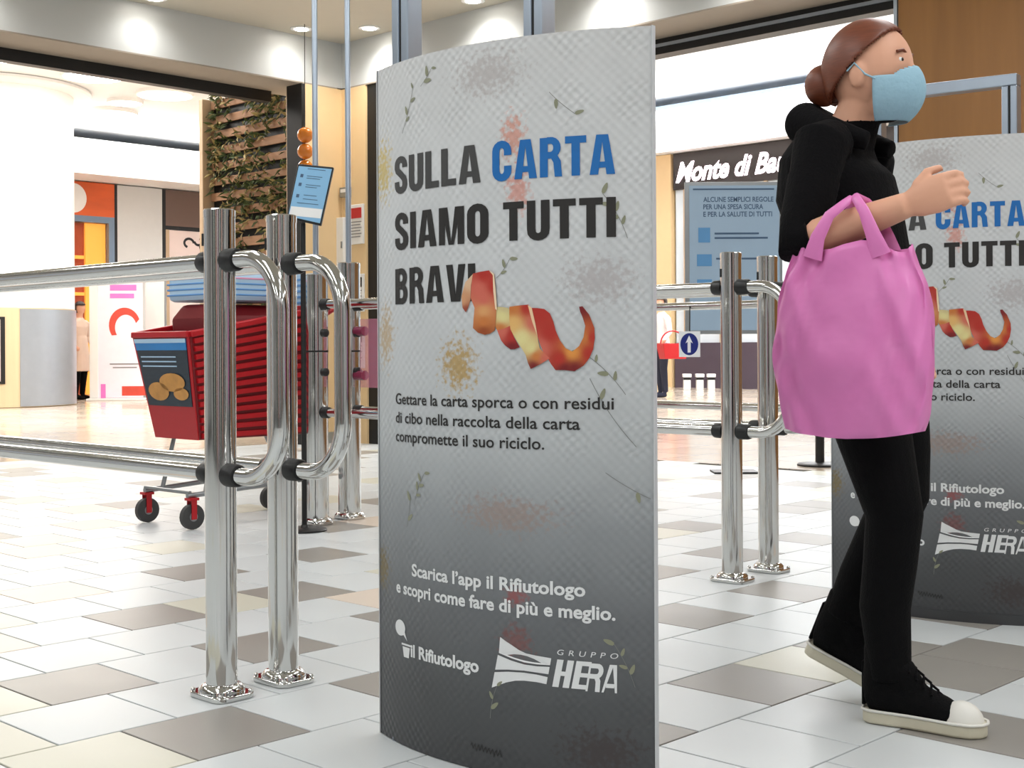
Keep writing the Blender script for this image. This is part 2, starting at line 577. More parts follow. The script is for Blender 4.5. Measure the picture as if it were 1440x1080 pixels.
def stroke(path, w, closed=False):
    P = [Vector((p[0], p[1])) for p in path]
    n = len(P)
    vs, fs = [], []
    for i in range(n):
        if closed:
            d1, d2 = P[i] - P[i - 1], P[(i + 1) % n] - P[i]
        else:
            d1 = P[i] - P[i - 1] if i else P[1] - P[0]
            d2 = P[i + 1] - P[i] if i < n - 1 else P[i] - P[i - 1]
        d1.normalize(); d2.normalize()
        t = (d1 + d2)
        t = d1 if t.length < 1e-6 else t.normalized()
        nn = Vector((-t.y, t.x))
        k = max(0.5, abs(nn.dot(Vector((-d1.y, d1.x)))))
        vs += [P[i] + nn * (w / 2 / k), P[i] - nn * (w / 2 / k)]
    for i in range(n if closed else n - 1):
        j = (i + 1) % n
        fs.append((2 * i, 2 * i + 1, 2 * j + 1, 2 * j))
    return [(v.x, v.y) for v in vs], fs

def arc2(cx, cy, rx, ry, a0, a1, n=8):
    return [(cx + rx * math.cos(math.radians(a0 + (a1 - a0) * k / n)), cy + ry * math.sin(math.radians(a0 + (a1 - a0) * k / n))) for k in range(n + 1)]

def heavy_glyph(ch, st=0.19, bar=0.18):
    """heavy condensed capitals, height 1; returns list of (verts, faces), width"""
    h = st / 2
    def R(x0, y0, x1, y1):
        return ([(x0, y0), (x1, y0), (x1, y1), (x0, y1)], [(0, 1, 2, 3)])
    def Q(*p):
        return (list(p), [tuple(range(len(p)))])
    W = 0.50
    if ch == 'I': return [R(0, 0, st, 1)], st
    if ch == 'L': return [R(0, 0, st, 1), R(st, 0, 0.42, bar)], 0.42
    if ch == 'T': return [R(0, 1 - bar, 0.48, 1), R(0.24 - h, 0, 0.24 + h, 1 - bar)], 0.48
    if ch == 'U': return [stroke([(h, 1), (h, 0.28)] + arc2(W / 2, 0.235, W / 2 - h, 0.235 - 0.07, 180, 360)[1:-1] + [(W - h, 0.28), (W - h, 1)], st)], W
    if ch == 'O':
        p = arc2(W / 2, 0.75, W / 2 - h, 0.18, 0, 180) + arc2(W / 2, 0.25, W / 2 - h, 0.18, 180, 360)
        return [stroke(p, st, True)], W
    if ch == 'C':
        p = [(W - h, 0.64), (W - h, 0.75)] + arc2(W / 2, 0.75, W / 2 - h, 0.18, 0, 180)[1:] + arc2(W / 2, 0.25, W / 2 - h, 0.18, 180, 360) + [(W - h, 0.37)]
        return [stroke(p, st)], W
    if ch == 'S':
        p = [(W - h, 0.70), (W - h, 0.78)] + arc2(W / 2, 0.78, W / 2 - h, 0.15, 0, 180)[1:] + [(h, 0.70), (h + 0.03, 0.62), (W / 2, 0.52), (W - h - 0.03, 0.40), (W - h, 0.32)] + arc2(W / 2, 0.22, W / 2 - h, 0.15, 0, -180) + [(h, 0.32)]
        return [stroke(p, st * 0.97)], W
    if ch == 'A':
        w = 0.56
        return [Q((0, 0), (st, 0), (w / 2 + 0.02, 1), (w / 2 - 0.13, 1)), Q((w, 0), (w / 2 + 0.13, 1), (w / 2 - 0.02, 1), (w - st, 0)), R(0.13, 0.17, w - 0.13, 0.32)], w
    if ch == 'V':
        w = 0.54
        return [Q((0, 1), (w / 2 - 0.13, 0), (w / 2 + 0.02, 0), (st, 1)), Q((w, 1), (w - st, 1), (w / 2 - 0.02, 0), (w / 2 + 0.13, 0))], w
    if ch == 'M':
        w = 0.66
        return [R(0, 0, 0.165, 1), R(w - 0.165, 0, w, 1), Q((0.08, 1), (w / 2 - 0.07, 0), (w / 2 + 0.01, 0.0), (0.23, 1)), Q((w - 0.08, 1), (w - 0.23, 1), (w / 2 - 0.01, 0), (w / 2 + 0.07, 0))], w
    if ch in 'RB':
        g = [R(0, 0, st, 1)]
        top = [(st * 0.9, 0.925), (W / 2, 0.925)] + arc2(W - h - 0.14, 0.74, 0.14, 0.185, 80, -80) + [(W / 2, 0.55), (st * 0.9, 0.55)]
        g.append(stroke(top, 0.17))
        if ch == 'B':
            g.append(stroke([(st * 0.9, 0.50), (W / 2, 0.50)] + arc2(W - h - 0.13, 0.29, 0.15, 0.215, 80, -80) + [(W / 2, 0.085), (st * 0.9, 0.085)], 0.17))
        else:
            g.append(Q((W / 2 + 0.0, 0.5), (W / 2 + 0.16, 0.55), (W - 0.01, 0.4), (W + 0.02, 0), (W - 0.15, 0), (W - 0.18, 0.36)))
        return g, W + 0.02
    if ch == 'H': return [R(0, 0, st, 1), R(W - st, 0, W, 1), R(st, 0.42, W - st, 0.58)], W
    if ch == 'E': return [R(0, 0, st, 1), R(st, 0, 0.44, st * 0.85), R(st, 0.43, 0.40, 0.43 + st * 0.8), R(st, 1 - st * 0.85, 0.44, 1)], 0.44
    return [], 0.22

def heavy_text(body, x0, x1, base, cap, shear=0.0, st=0.19):
    V, F, x = [], [], 0.0
    for ch in body:
        g, w = heavy_glyph(ch, st)
        for vs, fs in g:
            n = len(V)
            V += [(x + a + b * shear, b) for a, b in vs]
            F += [tuple(i + n for i in f) for f in fs]
        x += w + (0.07 if ch != ' ' else 0.0)
    x -= 0.07
    sx = (x1 - x0) / x
    return [(x0 + a * sx, base + b * cap) for a, b in V], F

# ------------------------------------------------------------------ advertising panels on the security gates
CH, SAG = 0.695, 0.085
RAD = (CH * CH / 4 + SAG * SAG) / (2 * SAG)
HALF = math.asin(CH / 2 / RAD)
PW = 2 * HALF * RAD
def on_panel(s, z, off=0.0):
    a = (s / PW - 0.5) * 2 * HALF
    r = RAD + off
    return Vector((CH / 2 + r * math.sin(a), -(r * math.cos(a) - RAD + SAG), z))

def ink(name, rgb, rough=0.42):
    return mat(name, rgb, rough, var=0.05, vscale=40)
M['ink_dark'] = ink('charcoal_print', (38, 36, 35))
M['ink_grey'] = ink('dark_grey_print', (66, 66, 66))
M['ink_blue'] = ink('blue_print', (16, 104, 176))
M['ink_white'] = ink('white_print', (226, 228, 228))
M['ink_leaf'] = ink('olive_leaf_print', (138, 140, 116))
M['ink_stem'] = ink('grey_stem_print', (122, 124, 120))
M['ink_peel'] = vcol('apple_peel_print', 0.4)

def paper_material():
    """paper-towel photograph: printed grey gradient, embossed dots, food stains"""
    m = bpy.data.materials.new('paper_towel_print')
    m.use_nodes = True
    nt = m.node_tree
    N, Lk = nt.nodes.new, nt.links.new
    b = nt.nodes['Principled BSDF']
    b.inputs['Roughness'].default_value = 0.45
    uv = N('ShaderNodeUVMap'); uv.uv_map = 'print'
    sp = N('ShaderNodeSeparateXYZ')
    Lk(uv.outputs['UV'], sp.inputs[0])
    rp = N('ShaderNodeValToRGB')
    cr = rp.color_ramp
    stops = [(0.0, (62, 63, 65)), (0.10, (76, 78, 80)), (0.22, (104, 107, 110)), (0.34, (140, 144, 147)), (0.46, (182, 186, 188)), (0.62, (198, 201, 203)), (0.85, (203, 205, 206)), (1.0, (202, 203, 203))]
    cr.elements[0].position, cr.elements[0].color = stops[0][0], (*lin(stops[0][1]), 1)
    cr.elements[1].position, cr.elements[1].color = stops[-1][0], (*lin(stops[-1][1]), 1)
    for p, c in stops[1:-1]:
        e = cr.elements.new(p)
        e.color = (*lin(c), 1)
    dv = N('ShaderNodeMath'); dv.operation = 'DIVIDE'; dv.inputs[1].default_value = 1.465
    Lk(sp.outputs['Y'], dv.inputs[0]); Lk(dv.outputs[0], rp.inputs[0])
    # embossed dots
    def sine(sock, k, phase=0.0):
        mu = N('ShaderNodeMath'); mu.operation = 'MULTIPLY_ADD'; mu.inputs[1].default_value = k; mu.inputs[2].default_value = phase
        Lk(sock, mu.inputs[0])
        s = N('ShaderNodeMath'); s.operation = 'SINE'
        Lk(mu.outputs[0], s.inputs[0])
        return s.outputs[0]
    def op(o, a, b_=None):
        n = N('ShaderNodeMath'); n.operation = o
        for i, v in enumerate((a, b_)):
            if v is None: continue
            if isinstance(v, (int, float)): n.inputs[i].default_value = v
            else: Lk(v, n.inputs[i])
        return n.outputs[0]
    k = 2 * math.pi / 0.019
    sm = op('ADD', sp.outputs['X'], sp.outputs['Y'])
    df = op('SUBTRACT', sp.outputs['X'], sp.outputs['Y'])
    wob = N('ShaderNodeTexNoise'); wob.inputs['Scale'].default_value = 30
    Lk(uv.outputs['UV'], wob.inputs['Vector'])
    wv_ = op('MULTIPLY', op('SUBTRACT', wob.outputs['Fac'], 0.5), 0.012)
    dots = op('MULTIPLY', sine(op('ADD', sp.outputs['X'], wv_), k * 0.9), sine(op('SUBTRACT', sp.outputs['Y'], wv_), k * 0.9))
    # diamond fields where the dots are pressed deeper
    dia = op('MULTIPLY', sine(sm, 2 * math.pi / 0.26), sine(df, 2 * math.pi / 0.26, 1.2))
    dm = N('ShaderNodeMapRange'); dm.inputs[1].default_value = -0.1; dm.inputs[2].default_value = 0.5; dm.inputs[3].default_value = 0.35; dm.inputs[4].default_value = 1.0
    Lk(dia, dm.inputs[0])
    nz = N('ShaderNodeTexNoise'); nz.inputs['Scale'].default_value = 26; nz.inputs['Detail'].default_value = 5
    Lk(uv.outputs['UV'], nz.inputs['Vector'])
    hgt = op('ADD', op('MULTIPLY', dots, dm.outputs[0]), op('MULTIPLY', nz.outputs['Fac'], 0.9))
    bp = N('ShaderNodeBump'); bp.inputs['Strength'].default_value = 0.3; bp.inputs['Distance'].default_value = 0.0025
    Lk(hgt, bp.inputs['Height']); Lk(bp.outputs['Normal'], b.inputs['Normal'])
    # printed relief: dot pattern slightly darker
    tone = op('MULTIPLY_ADD', op('MULTIPLY', dots, dm.outputs[0]), 0.055)
    nt.nodes[-1].inputs[2].default_value = 1.0
    n2 = N('ShaderNodeTexNoise'); n2.inputs['Scale'].default_value = 7; n2.inputs['Detail'].default_value = 6
    Lk(uv.outputs['UV'], n2.inputs['Vector'])
    tone = op('MULTIPLY', tone, op('ADD', op('MULTIPLY', n2.outputs['Fac'], 0.22), 0.89))
    mul = N('ShaderNodeMix'); mul.data_type = 'RGBA'; mul.blend_type = 'MULTIPLY'; mul.inputs[0].default_value = 1.0
    Lk(rp.outputs['Color'], mul.inputs[6]); Lk(tone, mul.inputs[7])
    cur = mul.outputs[2]
    n3 = N('ShaderNodeTexNoise'); n3.inputs['Scale'].default_value = 90; n3.inputs['Detail'].default_value = 3
    Lk(uv.outputs['UV'], n3.inputs['Vector'])
    for (sx, sz, rx, rz, rgb, amt) in (
            (0.30, 0.815, 0.055, 0.06, (176, 146, 86), 0.9), (0.03, 1.24, 0.045, 0.07, (200, 178, 110), 0.9), (0.04, 0.88, 0.04, 0.07, (180, 150, 100), 0.7),
            (0.44, 1.27, 0.03, 0.05, (205, 140, 120), 0.8), (0.45, 1.16, 0.03, 0.05, (205, 140, 125), 0.8), (0.44, 0.36, 0.03, 0.02, (150, 70, 70), 0.7),
            (0.44, 0.27, 0.04, 0.035, (120, 78, 76), 0.8), (0.02, 0.37, 0.035, 0.05, (120, 104, 62), 0.8), (0.42, 0.52, 0.12, 0.04, (150, 128, 118), 0.6),
            (0.62, 0.07, 0.09, 0.05, (60, 52, 52), 0.8), (0.38, 1.40, 0.09, 0.05, (170, 162, 160), 0.6), (0.62, 0.98, 0.08, 0.05, (168, 160, 160), 0.6)):
        d = N('ShaderNodeVectorMath'); d.operation = 'SUBTRACT'
        Lk(uv.outputs['UV'], d.inputs[0]); d.inputs[1].default_value = (sx, sz, 0)
        d2 = N('ShaderNodeVectorMath'); d2.operation = 'DIVIDE'
        Lk(d.outputs[0], d2.inputs[0]); d2.inputs[1].default_value = (rx, rz, 1)
        ln = N('ShaderNodeVectorMath'); ln.operation = 'LENGTH'
        Lk(d2.outputs[0], ln.inputs[0])
        v = op('ADD', ln.outputs['Value'], op('MULTIPLY', op('SUBTRACT', n3.outputs['Fac'], 0.5), 3.0))
        mr = N('ShaderNodeMapRange'); mr.inputs[1].default_value = 1.0; mr.inputs[2].default_value = 0.35; mr.inputs[3].default_value = 0.0; mr.inputs[4].default_value = amt
        Lk(v, mr.inputs[0])
        mx = N('ShaderNodeMix'); mx.data_type = 'RGBA'
        Lk(mr.outputs[0], mx.inputs[0]); Lk(cur, mx.inputs[6]); mx.inputs[7].default_value = (*lin(rgb), 1)
        cur = mx.outputs[2]
    Lk(cur, b.inputs['Base Color'])
    return m
M['paper'] = paper_material()
M['panel_back'] = mat('light_grey_board', (196, 198, 200), 0.5, var=0.03)

PEEL = {
'P1': [(0.3431, 1.0012), (0.3223, 0.9849), (0.3116, 0.9557), (0.3145, 0.9329), (0.3233, 0.9236), (0.3295, 0.9325), (0.3355, 0.9482), (0.3371, 0.9776)],
'P3': [(0.3984, 0.9332), (0.4156, 0.9324), (0.4286, 0.9304), (0.4333, 0.9192), (0.435, 0.9037), (0.4335, 0.8904), (0.4181, 0.8861), (0.4021, 0.8863), (0.3967, 0.8953)],
'P4': [(0.4021, 0.8863), (0.4181, 0.8894), (0.4323, 0.8948), (0.4411, 0.8725), (0.4537, 0.8525), (0.4436, 0.8486), (0.4333, 0.8482), (0.4204, 0.8561), (0.4113, 0.8661)],
'P6': [(0.479, 0.9294), (0.4936, 0.9287), (0.5079, 0.9267), (0.5197, 0.9178), (0.5267, 0.9024), (0.5314, 0.8849), (0.5404, 0.8652), (0.5519, 0.8499), (0.5657, 0.8433), (0.5793, 0.8541), (0.5883, 0.8713), (0.5918, 0.893), (0.5863, 0.9103), (0.5815, 0.9212), (0.5797, 0.9299), (0.5865, 0.9309), (0.5998, 0.9145), (0.6097, 0.8885), (0.6107, 0.869), (0.6072, 0.8474), (0.5994, 0.8302), (0.5881, 0.8161), (0.57, 0.8053), (0.5495, 0.8074), (0.5308, 0.8074), (0.5215, 0.8194), (0.5145, 0.8304), (0.5051, 0.8435), (0.4991, 0.8567), (0.4921, 0.8765), (0.4886, 0.8941)],
'P2': [(0.3431, 1.0012), (0.3618, 1.0043), (0.384, 1.0064), (0.3961, 0.9981), (0.398, 0.9802), (0.3986, 0.9645), (0.3998, 0.9466), (0.401, 0.931), (0.3996, 0.9087), (0.3967, 0.8864), (0.3858, 0.8802), (0.3721, 0.8777), (0.3552, 0.8823), (0.3425, 0.8915), (0.3445, 0.9118), (0.347, 0.9321), (0.3412, 0.9436), (0.3369, 0.9527), (0.3379, 0.9663), (0.3385, 0.9776), (0.341, 0.9911)],
'P5': [(0.4313, 0.9326), (0.4491, 0.9344), (0.474, 0.9361), (0.4814, 0.9184), (0.4886, 0.8941), (0.4931, 0.8721), (0.4979, 0.8501), (0.5098, 0.8391), (0.5193, 0.8304), (0.5001, 0.8194), (0.4783, 0.8095), (0.4722, 0.8216), (0.4674, 0.837), (0.4588, 0.8503), (0.4487, 0.8636), (0.4399, 0.877), (0.4335, 0.8881), (0.4311, 0.9082)],
'P7': [(0.4728, 0.9351), (0.4814, 0.9294), (0.489, 0.8985), (0.4952, 0.8655), (0.4921, 0.8765), (0.4818, 0.903)],
'P8': [(0.384, 1.0064), (0.3961, 0.9992), (0.4, 0.9645), (0.4029, 0.9265), (0.3986, 0.9288), (0.3941, 0.9646), (0.3934, 0.996)]}
RED, DRED, ORG, CRM, TAN, PNK = (178, 46, 36), (120, 26, 30), (200, 120, 60), (224, 214, 150), (196, 140, 92), (206, 104, 88)
# colour anchors (s, z, rgb) for each peel piece; vertices blend the nearest ones
ANCH = {
'P1': [(0.33, 0.99, (222, 184, 148)), (0.315, 0.95, (206, 150, 110)), (0.323, 0.927, (150, 70, 50))],
'P2': [(0.37, 0.997, RED), (0.395, 0.975, RED), (0.36, 0.97, PNK), (0.37, 0.95, PNK), (0.37, 0.925, (218, 160, 104)), (0.37, 0.905, ORG), (0.37, 0.884, (150, 72, 34))],
'P3': [(0.415, 0.915, CRM), (0.42, 0.93, (206, 190, 140)), (0.41, 0.888, ORG)],
'P4': [(0.415, 0.885, PNK), (0.435, 0.875, RED), (0.437, 0.852, DRED)],
'P5': [(0.44, 0.93, ORG), (0.47, 0.93, RED), (0.485, 0.90, PNK), (0.44, 0.90, (226, 180, 110)), (0.46, 0.87, CRM), (0.48, 0.85, CRM), (0.49, 0.835, ORG), (0.485, 0.815, DRED), (0.51, 0.83, PNK)],
'P6': [(0.50, 0.92, RED), (0.52, 0.88, RED), (0.50, 0.85, PNK), (0.54, 0.83, RED), (0.565, 0.842, (226, 150, 70)), (0.55, 0.81, DRED), (0.59, 0.87, ORG), (0.605, 0.87, RED), (0.60, 0.84, RED), (0.583, 0.93, DRED), (0.57, 0.81, DRED)],
'P7': [(0.48, 0.90, (236, 200, 160))],
'P8': [(0.39, 0.96, (240, 214, 180))]}
HERA = [
[(0.4049, 0.2757), (0.4175, 0.269), (0.4319, 0.2624), (0.4479, 0.2546), (0.464, 0.2493), (0.4872, 0.2471), (0.5184, 0.2451), (0.516, 0.2313), (0.4872, 0.2303), (0.4598, 0.2313), (0.4317, 0.2363), (0.4017, 0.2435)],
[(0.3992, 0.2393), (0.4317, 0.2314), (0.4598, 0.2271), (0.4872, 0.2265), (0.5149, 0.2278), (0.5123, 0.2133), (0.487, 0.2142), (0.4596, 0.2149), (0.4232, 0.2128), (0.3926, 0.209)],
[(0.3912, 0.2039), (0.4232, 0.2086), (0.4596, 0.211), (0.487, 0.2101), (0.5106, 0.2075), (0.5079, 0.1934), (0.487, 0.1954), (0.4596, 0.1952), (0.4395, 0.1929), (0.4189, 0.1869), (0.3842, 0.172)]]

def make_panel(label):
    e = empty('advertising_panel', label=label, cat='advert panel', group='paper-waste advert panels')
    n, th = 48, 0.004
    # front sheet
    vs, fs, uvs = [], [], []
    H = 1.465
    for i in range(n + 1):
        s = PW * i / n
        for z in (0.002, H):
            vs.append(on_panel(s, z))
        for z in (0.002, H):
            vs.append(on_panel(s, z, -th))
    for i in range(n):
        a, b_ = 4 * i, 4 * (i + 1)
        fs += [(a, b_, b_ + 1, a + 1), (a + 2, a + 3, b_ + 3, b_ + 2), (a + 1, b_ + 1, b_ + 3, a + 3), (a, a + 2, b_ + 2, b_)]
    fs += [(0, 1, 3, 2), (4 * n, 4 * n + 2, 4 * n + 3, 4 * n + 1)]
    me = bpy.data.meshes.new('front_sheet')
    me.from_pydata(vs, [], fs)
    ul = me.uv_layers.new(name='print')
    for lp in me.loops:
        vi = lp.vertex_index
        ul.data[lp.index].uv = (PW * (vi // 4) / n, vs[vi][2])
    me.shade_smooth()
    me.set_sharp_from_angle(angle=math.radians(30))
    link('front_sheet', me, e, [M['paper']])
    # rear sheet bulges the other way, closing the sleeve round the gate
    rb = MB()
    vs, fs = [], []
    for i in range(n + 1):
        p = on_panel(PW * i / n, 0)
        q = Vector((p.x, -p.y * 0.9 + 0.008, 0))
        for z in (0.002, H):
            vs.append((q.x, q.y, z))
        for z in (0.002, H):
            vs.append((q.x, q.y - th, z))
    for i in range(n):
        a, b_ = 4 * i, 4 * (i + 1)
        fs += [(a, b_, b_ + 1, a + 1), (a + 2, a + 3, b_ + 3, b_ + 2), (a + 1, b_ + 1, b_ + 3, a + 3), (a, a + 2, b_ + 2, b_)]
    fs += [(0, 1, 3, 2), (4 * n, 4 * n + 2, 4 * n + 3, 4 * n + 1)]
    rb.add(vs, fs)
    rb.build('rear_sheet', M['panel_back'], e, 30)
    for s in (0.0, PW):
        p = on_panel(s, 0)
        MB().box((p.x + (-0.002 if s == 0 else 0.002), p.y + 0.004, H / 2 + 0.001), (0.002, 0.012, H)).build('edge_strip', M['panel_back'], e)

    def put(name, VF, m, off=0.0012):
        v2, f2 = VF
        me = bpy.data.meshes.new(name)
        me.from_pydata([on_panel(s, z, off) for s, z in v2], [], f2)
        bm = bmesh.new(); bm.from_mesh(me)
        for f in bm.faces:
            if f.normal.y > 0:
                f.normal_flip()
        bm.to_mesh(me); bm.free()
        return link(name, me, e, [m])

    put('headline_text', heavy_text('SULLA', 0.088, 0.363, 1.184, 0.077), M['ink_grey'])
    put('headline_text', heavy_text('CARTA', 0.392, 0.652, 1.184, 0.077), M['ink_blue'])
    put('headline_text', heavy_text('SIAMO', 0.088, 0.382, 1.063, 0.077), M['ink_dark'])
    put('headline_text', heavy_text('TUTTI', 0.417, 0.653, 1.063, 0.077), M['ink_dark'])
    put('headline_text', heavy_text('BRAVI', 0.088, 0.348, 0.946, 0.076), M['ink_dark'])
    put('body_text', fit_text('Gettare la carta sporca o con residui', 0.087, 0.647, 0.732, 0.024, 0.012), M['ink_dark'])
    put('body_text', fit_text('di cibo nella raccolta della carta', 0.087, 0.580, 0.692, 0.024, 0.012), M['ink_dark'])
    put('body_text', fit_text('compromette il suo riciclo.', 0.087, 0.506, 0.652, 0.024, 0.012), M['ink_dark'])
    put('slogan_text', fit_text("Scarica l\u2019app il Rifiutologo", 0.150, 0.589, 0.370, 0.026, 0.028), M['ink_white'])
    put('slogan_text', fit_text('e scopri come fare di pi\u00f9 e meglio.', 0.086, 0.648, 0.327, 0.026, 0.028), M['ink_white'])
    put('logo_text', fit_text('il Rifiutologo', 0.144, 0.352, 0.198, 0.026, 0.034), M['ink_white'])
    # waste-bin mark and speech bubble
    b = MB()
    put('bin_mark', ([(0.112, 0.214), (0.141, 0.214), (0.137, 0.192), (0.117, 0.192)], [(0, 1, 2, 3)]), M['ink_white'])
    put('bin_lid_mark', ([(0.108, 0.221), (0.145, 0.221), (0.145, 0.217), (0.108, 0.217)], [(0, 1, 2, 3)]), M['ink_white'])
    v = arc2(0.102, 0.252, 0.021, 0.017, 0, 345, 22)
    v += [(0.128, 0.229), (0.117, 0.242)]
    put('speech_bubble_mark', (v[:19] + [(0.116, 0.238), (0.131, 0.227), (0.121, 0.245)], [tuple(range(22))]), M['ink_white'])
    for p in HERA:
        put('emblem_stripe', (p, [tuple(range(len(p)))]), M['ink_white'])
    put('emblem_text', heavy_text('HE', 0.520, 0.590, 0.190, 0.054, 0.16, 0.19), M['ink_white'])
    put('emblem_text', heavy_text('RA', 0.588, 0.650, 0.187, 0.054, 0.16, 0.075), M['ink_white'])
    put('emblem_text', fit_text('GRUPPO', 0.531, 0.653, 0.253, 0.011, 0.0, 0.2, 1.8), M['ink_white'])
    # scribbled signature near the foot
    sg = [(0.33 + 0.076 * k / 26, 0.048 - 0.006 * k / 26 + 0.006 * math.sin(k * 2.1) * (1 if k % 5 else 1.6)) for k in range(27)]
    put('signature_mark', stroke(sg, 0.0022), M['ink_dark'])
    # sprigs
    def sprig(s, z, L, ang, leaves, curl=0.3):
        V, F = [], []
        def addp(vf):
            n = len(V)
            V.extend(vf[0]); F.extend(tuple(i + n for i in f) for f in vf[1])
        path, a = [], ang
        x, y = s, z
        for k in range(8):
            path.append((x, y))
            x += math.cos(a) * L / 7; y += math.sin(a) * L / 7
            a += curl / 7
        addp(stroke(path, 0.0011))
        o1 = put('stem_print', (V, F), M['ink_stem'], 0.0010)
        rg = random.Random(int(s * 977 + z * 131))
        for k in range(leaves):
            bx, by = path[min(7, 2 + k * 5 // max(1, leaves - 1))] if leaves > 1 else path[5]
            la = ang + curl * 0.5 + (0.8 if k % 2 else -0.8) + rg.uniform(-0.2, 0.2)
            ll = rg.uniform(0.014, 0.024)
            cx, cy = bx + math.cos(la) * ll / 2, by + math.sin(la) * ll / 2
            el = []
            for j in range(10):
                t = 2 * math.pi * j / 10
                ex, ey = math.cos(t) * ll / 2, math.sin(t) * ll * 0.2 * (1 - 0.3 * math.cos(t))
                el.append((cx + ex * math.cos(la) - ey * math.sin(la), cy + ex * math.sin(la) + ey * math.cos(la)))
            put('leaf_print', (el, [tuple(range(10))]), M['ink_leaf'], 0.0011)
    for a in ((0.675, 1.06, 0.10, 1.9, 5, 0.4), (0.12, 1.31, 0.10, 1.0, 4, 0.3), (0.19, 1.40, 0.05, 0.6, 3, 0.3), (0.52, 1.35, 0.07, -0.8, 2, 0.2), (0.67, 0.76, 0.12, 2.2, 4, 0.4),
              (0.69, 0.66, 0.16, 2.3, 1, -0.3), (0.16, 0.52, 0.08, 1.3, 5, -0.5), (0.685, 0.20, 0.09, 1.9, 4, 0.3), (0.40, 0.99, 0.05, 0.7, 3, 0.4), (0.63, 0.61, 0.10, -0.6, 1, 0.2),
              (0.38, 0.11, 0.07, 1.5, 3, -0.4), (0.13, 0.47, 0.06, 1.2, 2, 0.3)):
        sprig(*a)
    # apple peel
    for j, (k, poly) in enumerate(PEEL.items()):
        bm = bmesh.new()
        f0 = bm.faces.new([bm.verts.new((s, z, 0)) for s, z in poly])
        bmesh.ops.triangulate(bm, faces=[f0])
        for _ in range(3):
            bmesh.ops.subdivide_edges(bm, edges=bm.edges[:], cuts=1)
            bmesh.ops.triangulate(bm, faces=bm.faces[:])
        me = bpy.data.meshes.new('peel_print')
        bm.to_mesh(me); bm.free()
        ca = me.color_attributes.new('ink', 'FLOAT_COLOR', 'POINT')
        for vtx in me.vertices:
            s, z = vtx.co.x, vtx.co.y
            wsum, c = 0.0, Vector((0, 0, 0))
            for as_, az, rgb in ANCH[k]:
                w = 1.0 / ((s - as_) ** 2 + (z - az) ** 2 + 2e-5) ** 1.6
                wsum += w
                c += Vector(lin(rgb)) * w
            c /= wsum
            ca.data[vtx.index].color = (c.x, c.y, c.z, 1)
            vtx.co = on_panel(s, z, 0.0014 + 0.00025 * j)
        link('peel_print', me, e, [M['ink_peel']])
    return e

panel = make_panel('tall curved grey advertising panel nearest the camera, reading Sulla carta siamo tutti bravi')
P1L, P1R = Vector((-0.294, 2.97, 0)), Vector((0.269, 2.563, 0))
panel.location = P1L
panel.rotation_euler = (0, 0, math.atan2(P1R.y - P1L.y, P1R.x - P1L.x))
panel2 = copy_tree(panel)
P2L = Vector((1.062, 4.46, 0))
panel2.location = P2L + Vector((0, 0, 0.030))
tag(panel2, 'second curved grey paper-waste panel, half hidden behind the walking person')
# darker plinth under the second panel
pl = MB()
poly = [(on_panel(PW * i / 24, 0).x, on_panel(PW * i / 24, 0).y) for i in range(25)]
poly += [(p[0], -p[1] * 0.9) for p in reversed(poly[1:-1])]
pl.prism(poly, -0.030, 0.0015)
M['plinth'] = mat('charcoal_plinth', (60, 61, 63), 0.5, var=0.08)
pl.build('plinth', M['plinth'], panel2)

def make_gate(panel_o, x0, x1, top, label):
    """aluminium anti-theft antenna frame standing inside the sleeve"""
    e = empty('security_gate', panel_o.location - Vector((0, 0, panel_o.location.z)), panel_o.rotation_euler[2], label, 'security gate')
    for x in (x0, x1):
        b = MB()
        b.box((x - 0.013, 0, top / 2), (0.020, 0.05, top))
        p = b.build('post', M['alu'], e, bevel=0.003)
        MB().box((x + 0.013, 0, top / 2), (0.020, 0.05, top)).build('channel', M['alu'], p, bevel=0.003)
        MB().box((x, 0, top / 2 - 0.002), (0.006, 0.044, top - 0.01)).build('groove', M['darkslot'], p)
        MB().box((x, 0, 0.004), (0.055, 0.055, 0.008)).build('foot', M['alu'], p)
    MB().box(((x0 + x1) / 2, 0, top + 0.018), (x1 - x0 + 0.046, 0.05, 0.036)).build('top_bar', M['alu'], e, bevel=0.003)
    MB().box(((x0 + x1) / 2, 0, 0.9), (x1 - x0 - 0.046, 0.03, 0.03)).build('cross_bar', M['alu'], e)
    return e
make_gate(panel, 0.085, 0.435, 1.66, 'tall aluminium security gate frame rising behind the nearest advertising panel')
make_gate(panel2, 0.160, 0.585, 1.645, 'aluminium security gate frame above the second advertising panel, before the wood wall')

# ------------------------------------------------------------------ chrome guide barriers
RZ_B = math.atan2(DB.y, DB.x)
ZT, ZL = 1.068, 0.545            # rail heights

def rounded_rect(lx, ly, r, n=5):
    p = []
    for cx, cy, a in ((lx - r, ly - r, 0), (-lx + r, ly - r, 90), (-lx + r, -ly + r, 180), (lx - r, -ly + r, 270)):
        p += arc2(cx, cy, r, r, a, a + 90, n)
    return p

def base_plate(parent, r, x=0.0):
    b = MB()
    b.prism([(px * 1.0 + x, py) for px, py in rounded_rect(0.072, 0.058, 0.03)], 0.0005, 0.014)
    o = b.build('base_plate', M['chrome'], parent, 40, bevel=0.003)
    MB().lathe([(r + 0.018, 0.014), (r + 0.018, 0.022), (r + 0.008, 0.032), (r + 0.001, 0.034)], (x, 0, 0), 32).build('base_collar', M['chrome'], o, 50)
    for sx, sy in ((-1, -1), (1, -1), (-1, 1), (1, 1)):
        MB().lathe([(0.006, 0.014), (0.006, 0.018), (0.003, 0.020)], (x + sx * 0.058, sy * 0.044, 0), 10).build('screw', M['chrome'], o, 40)

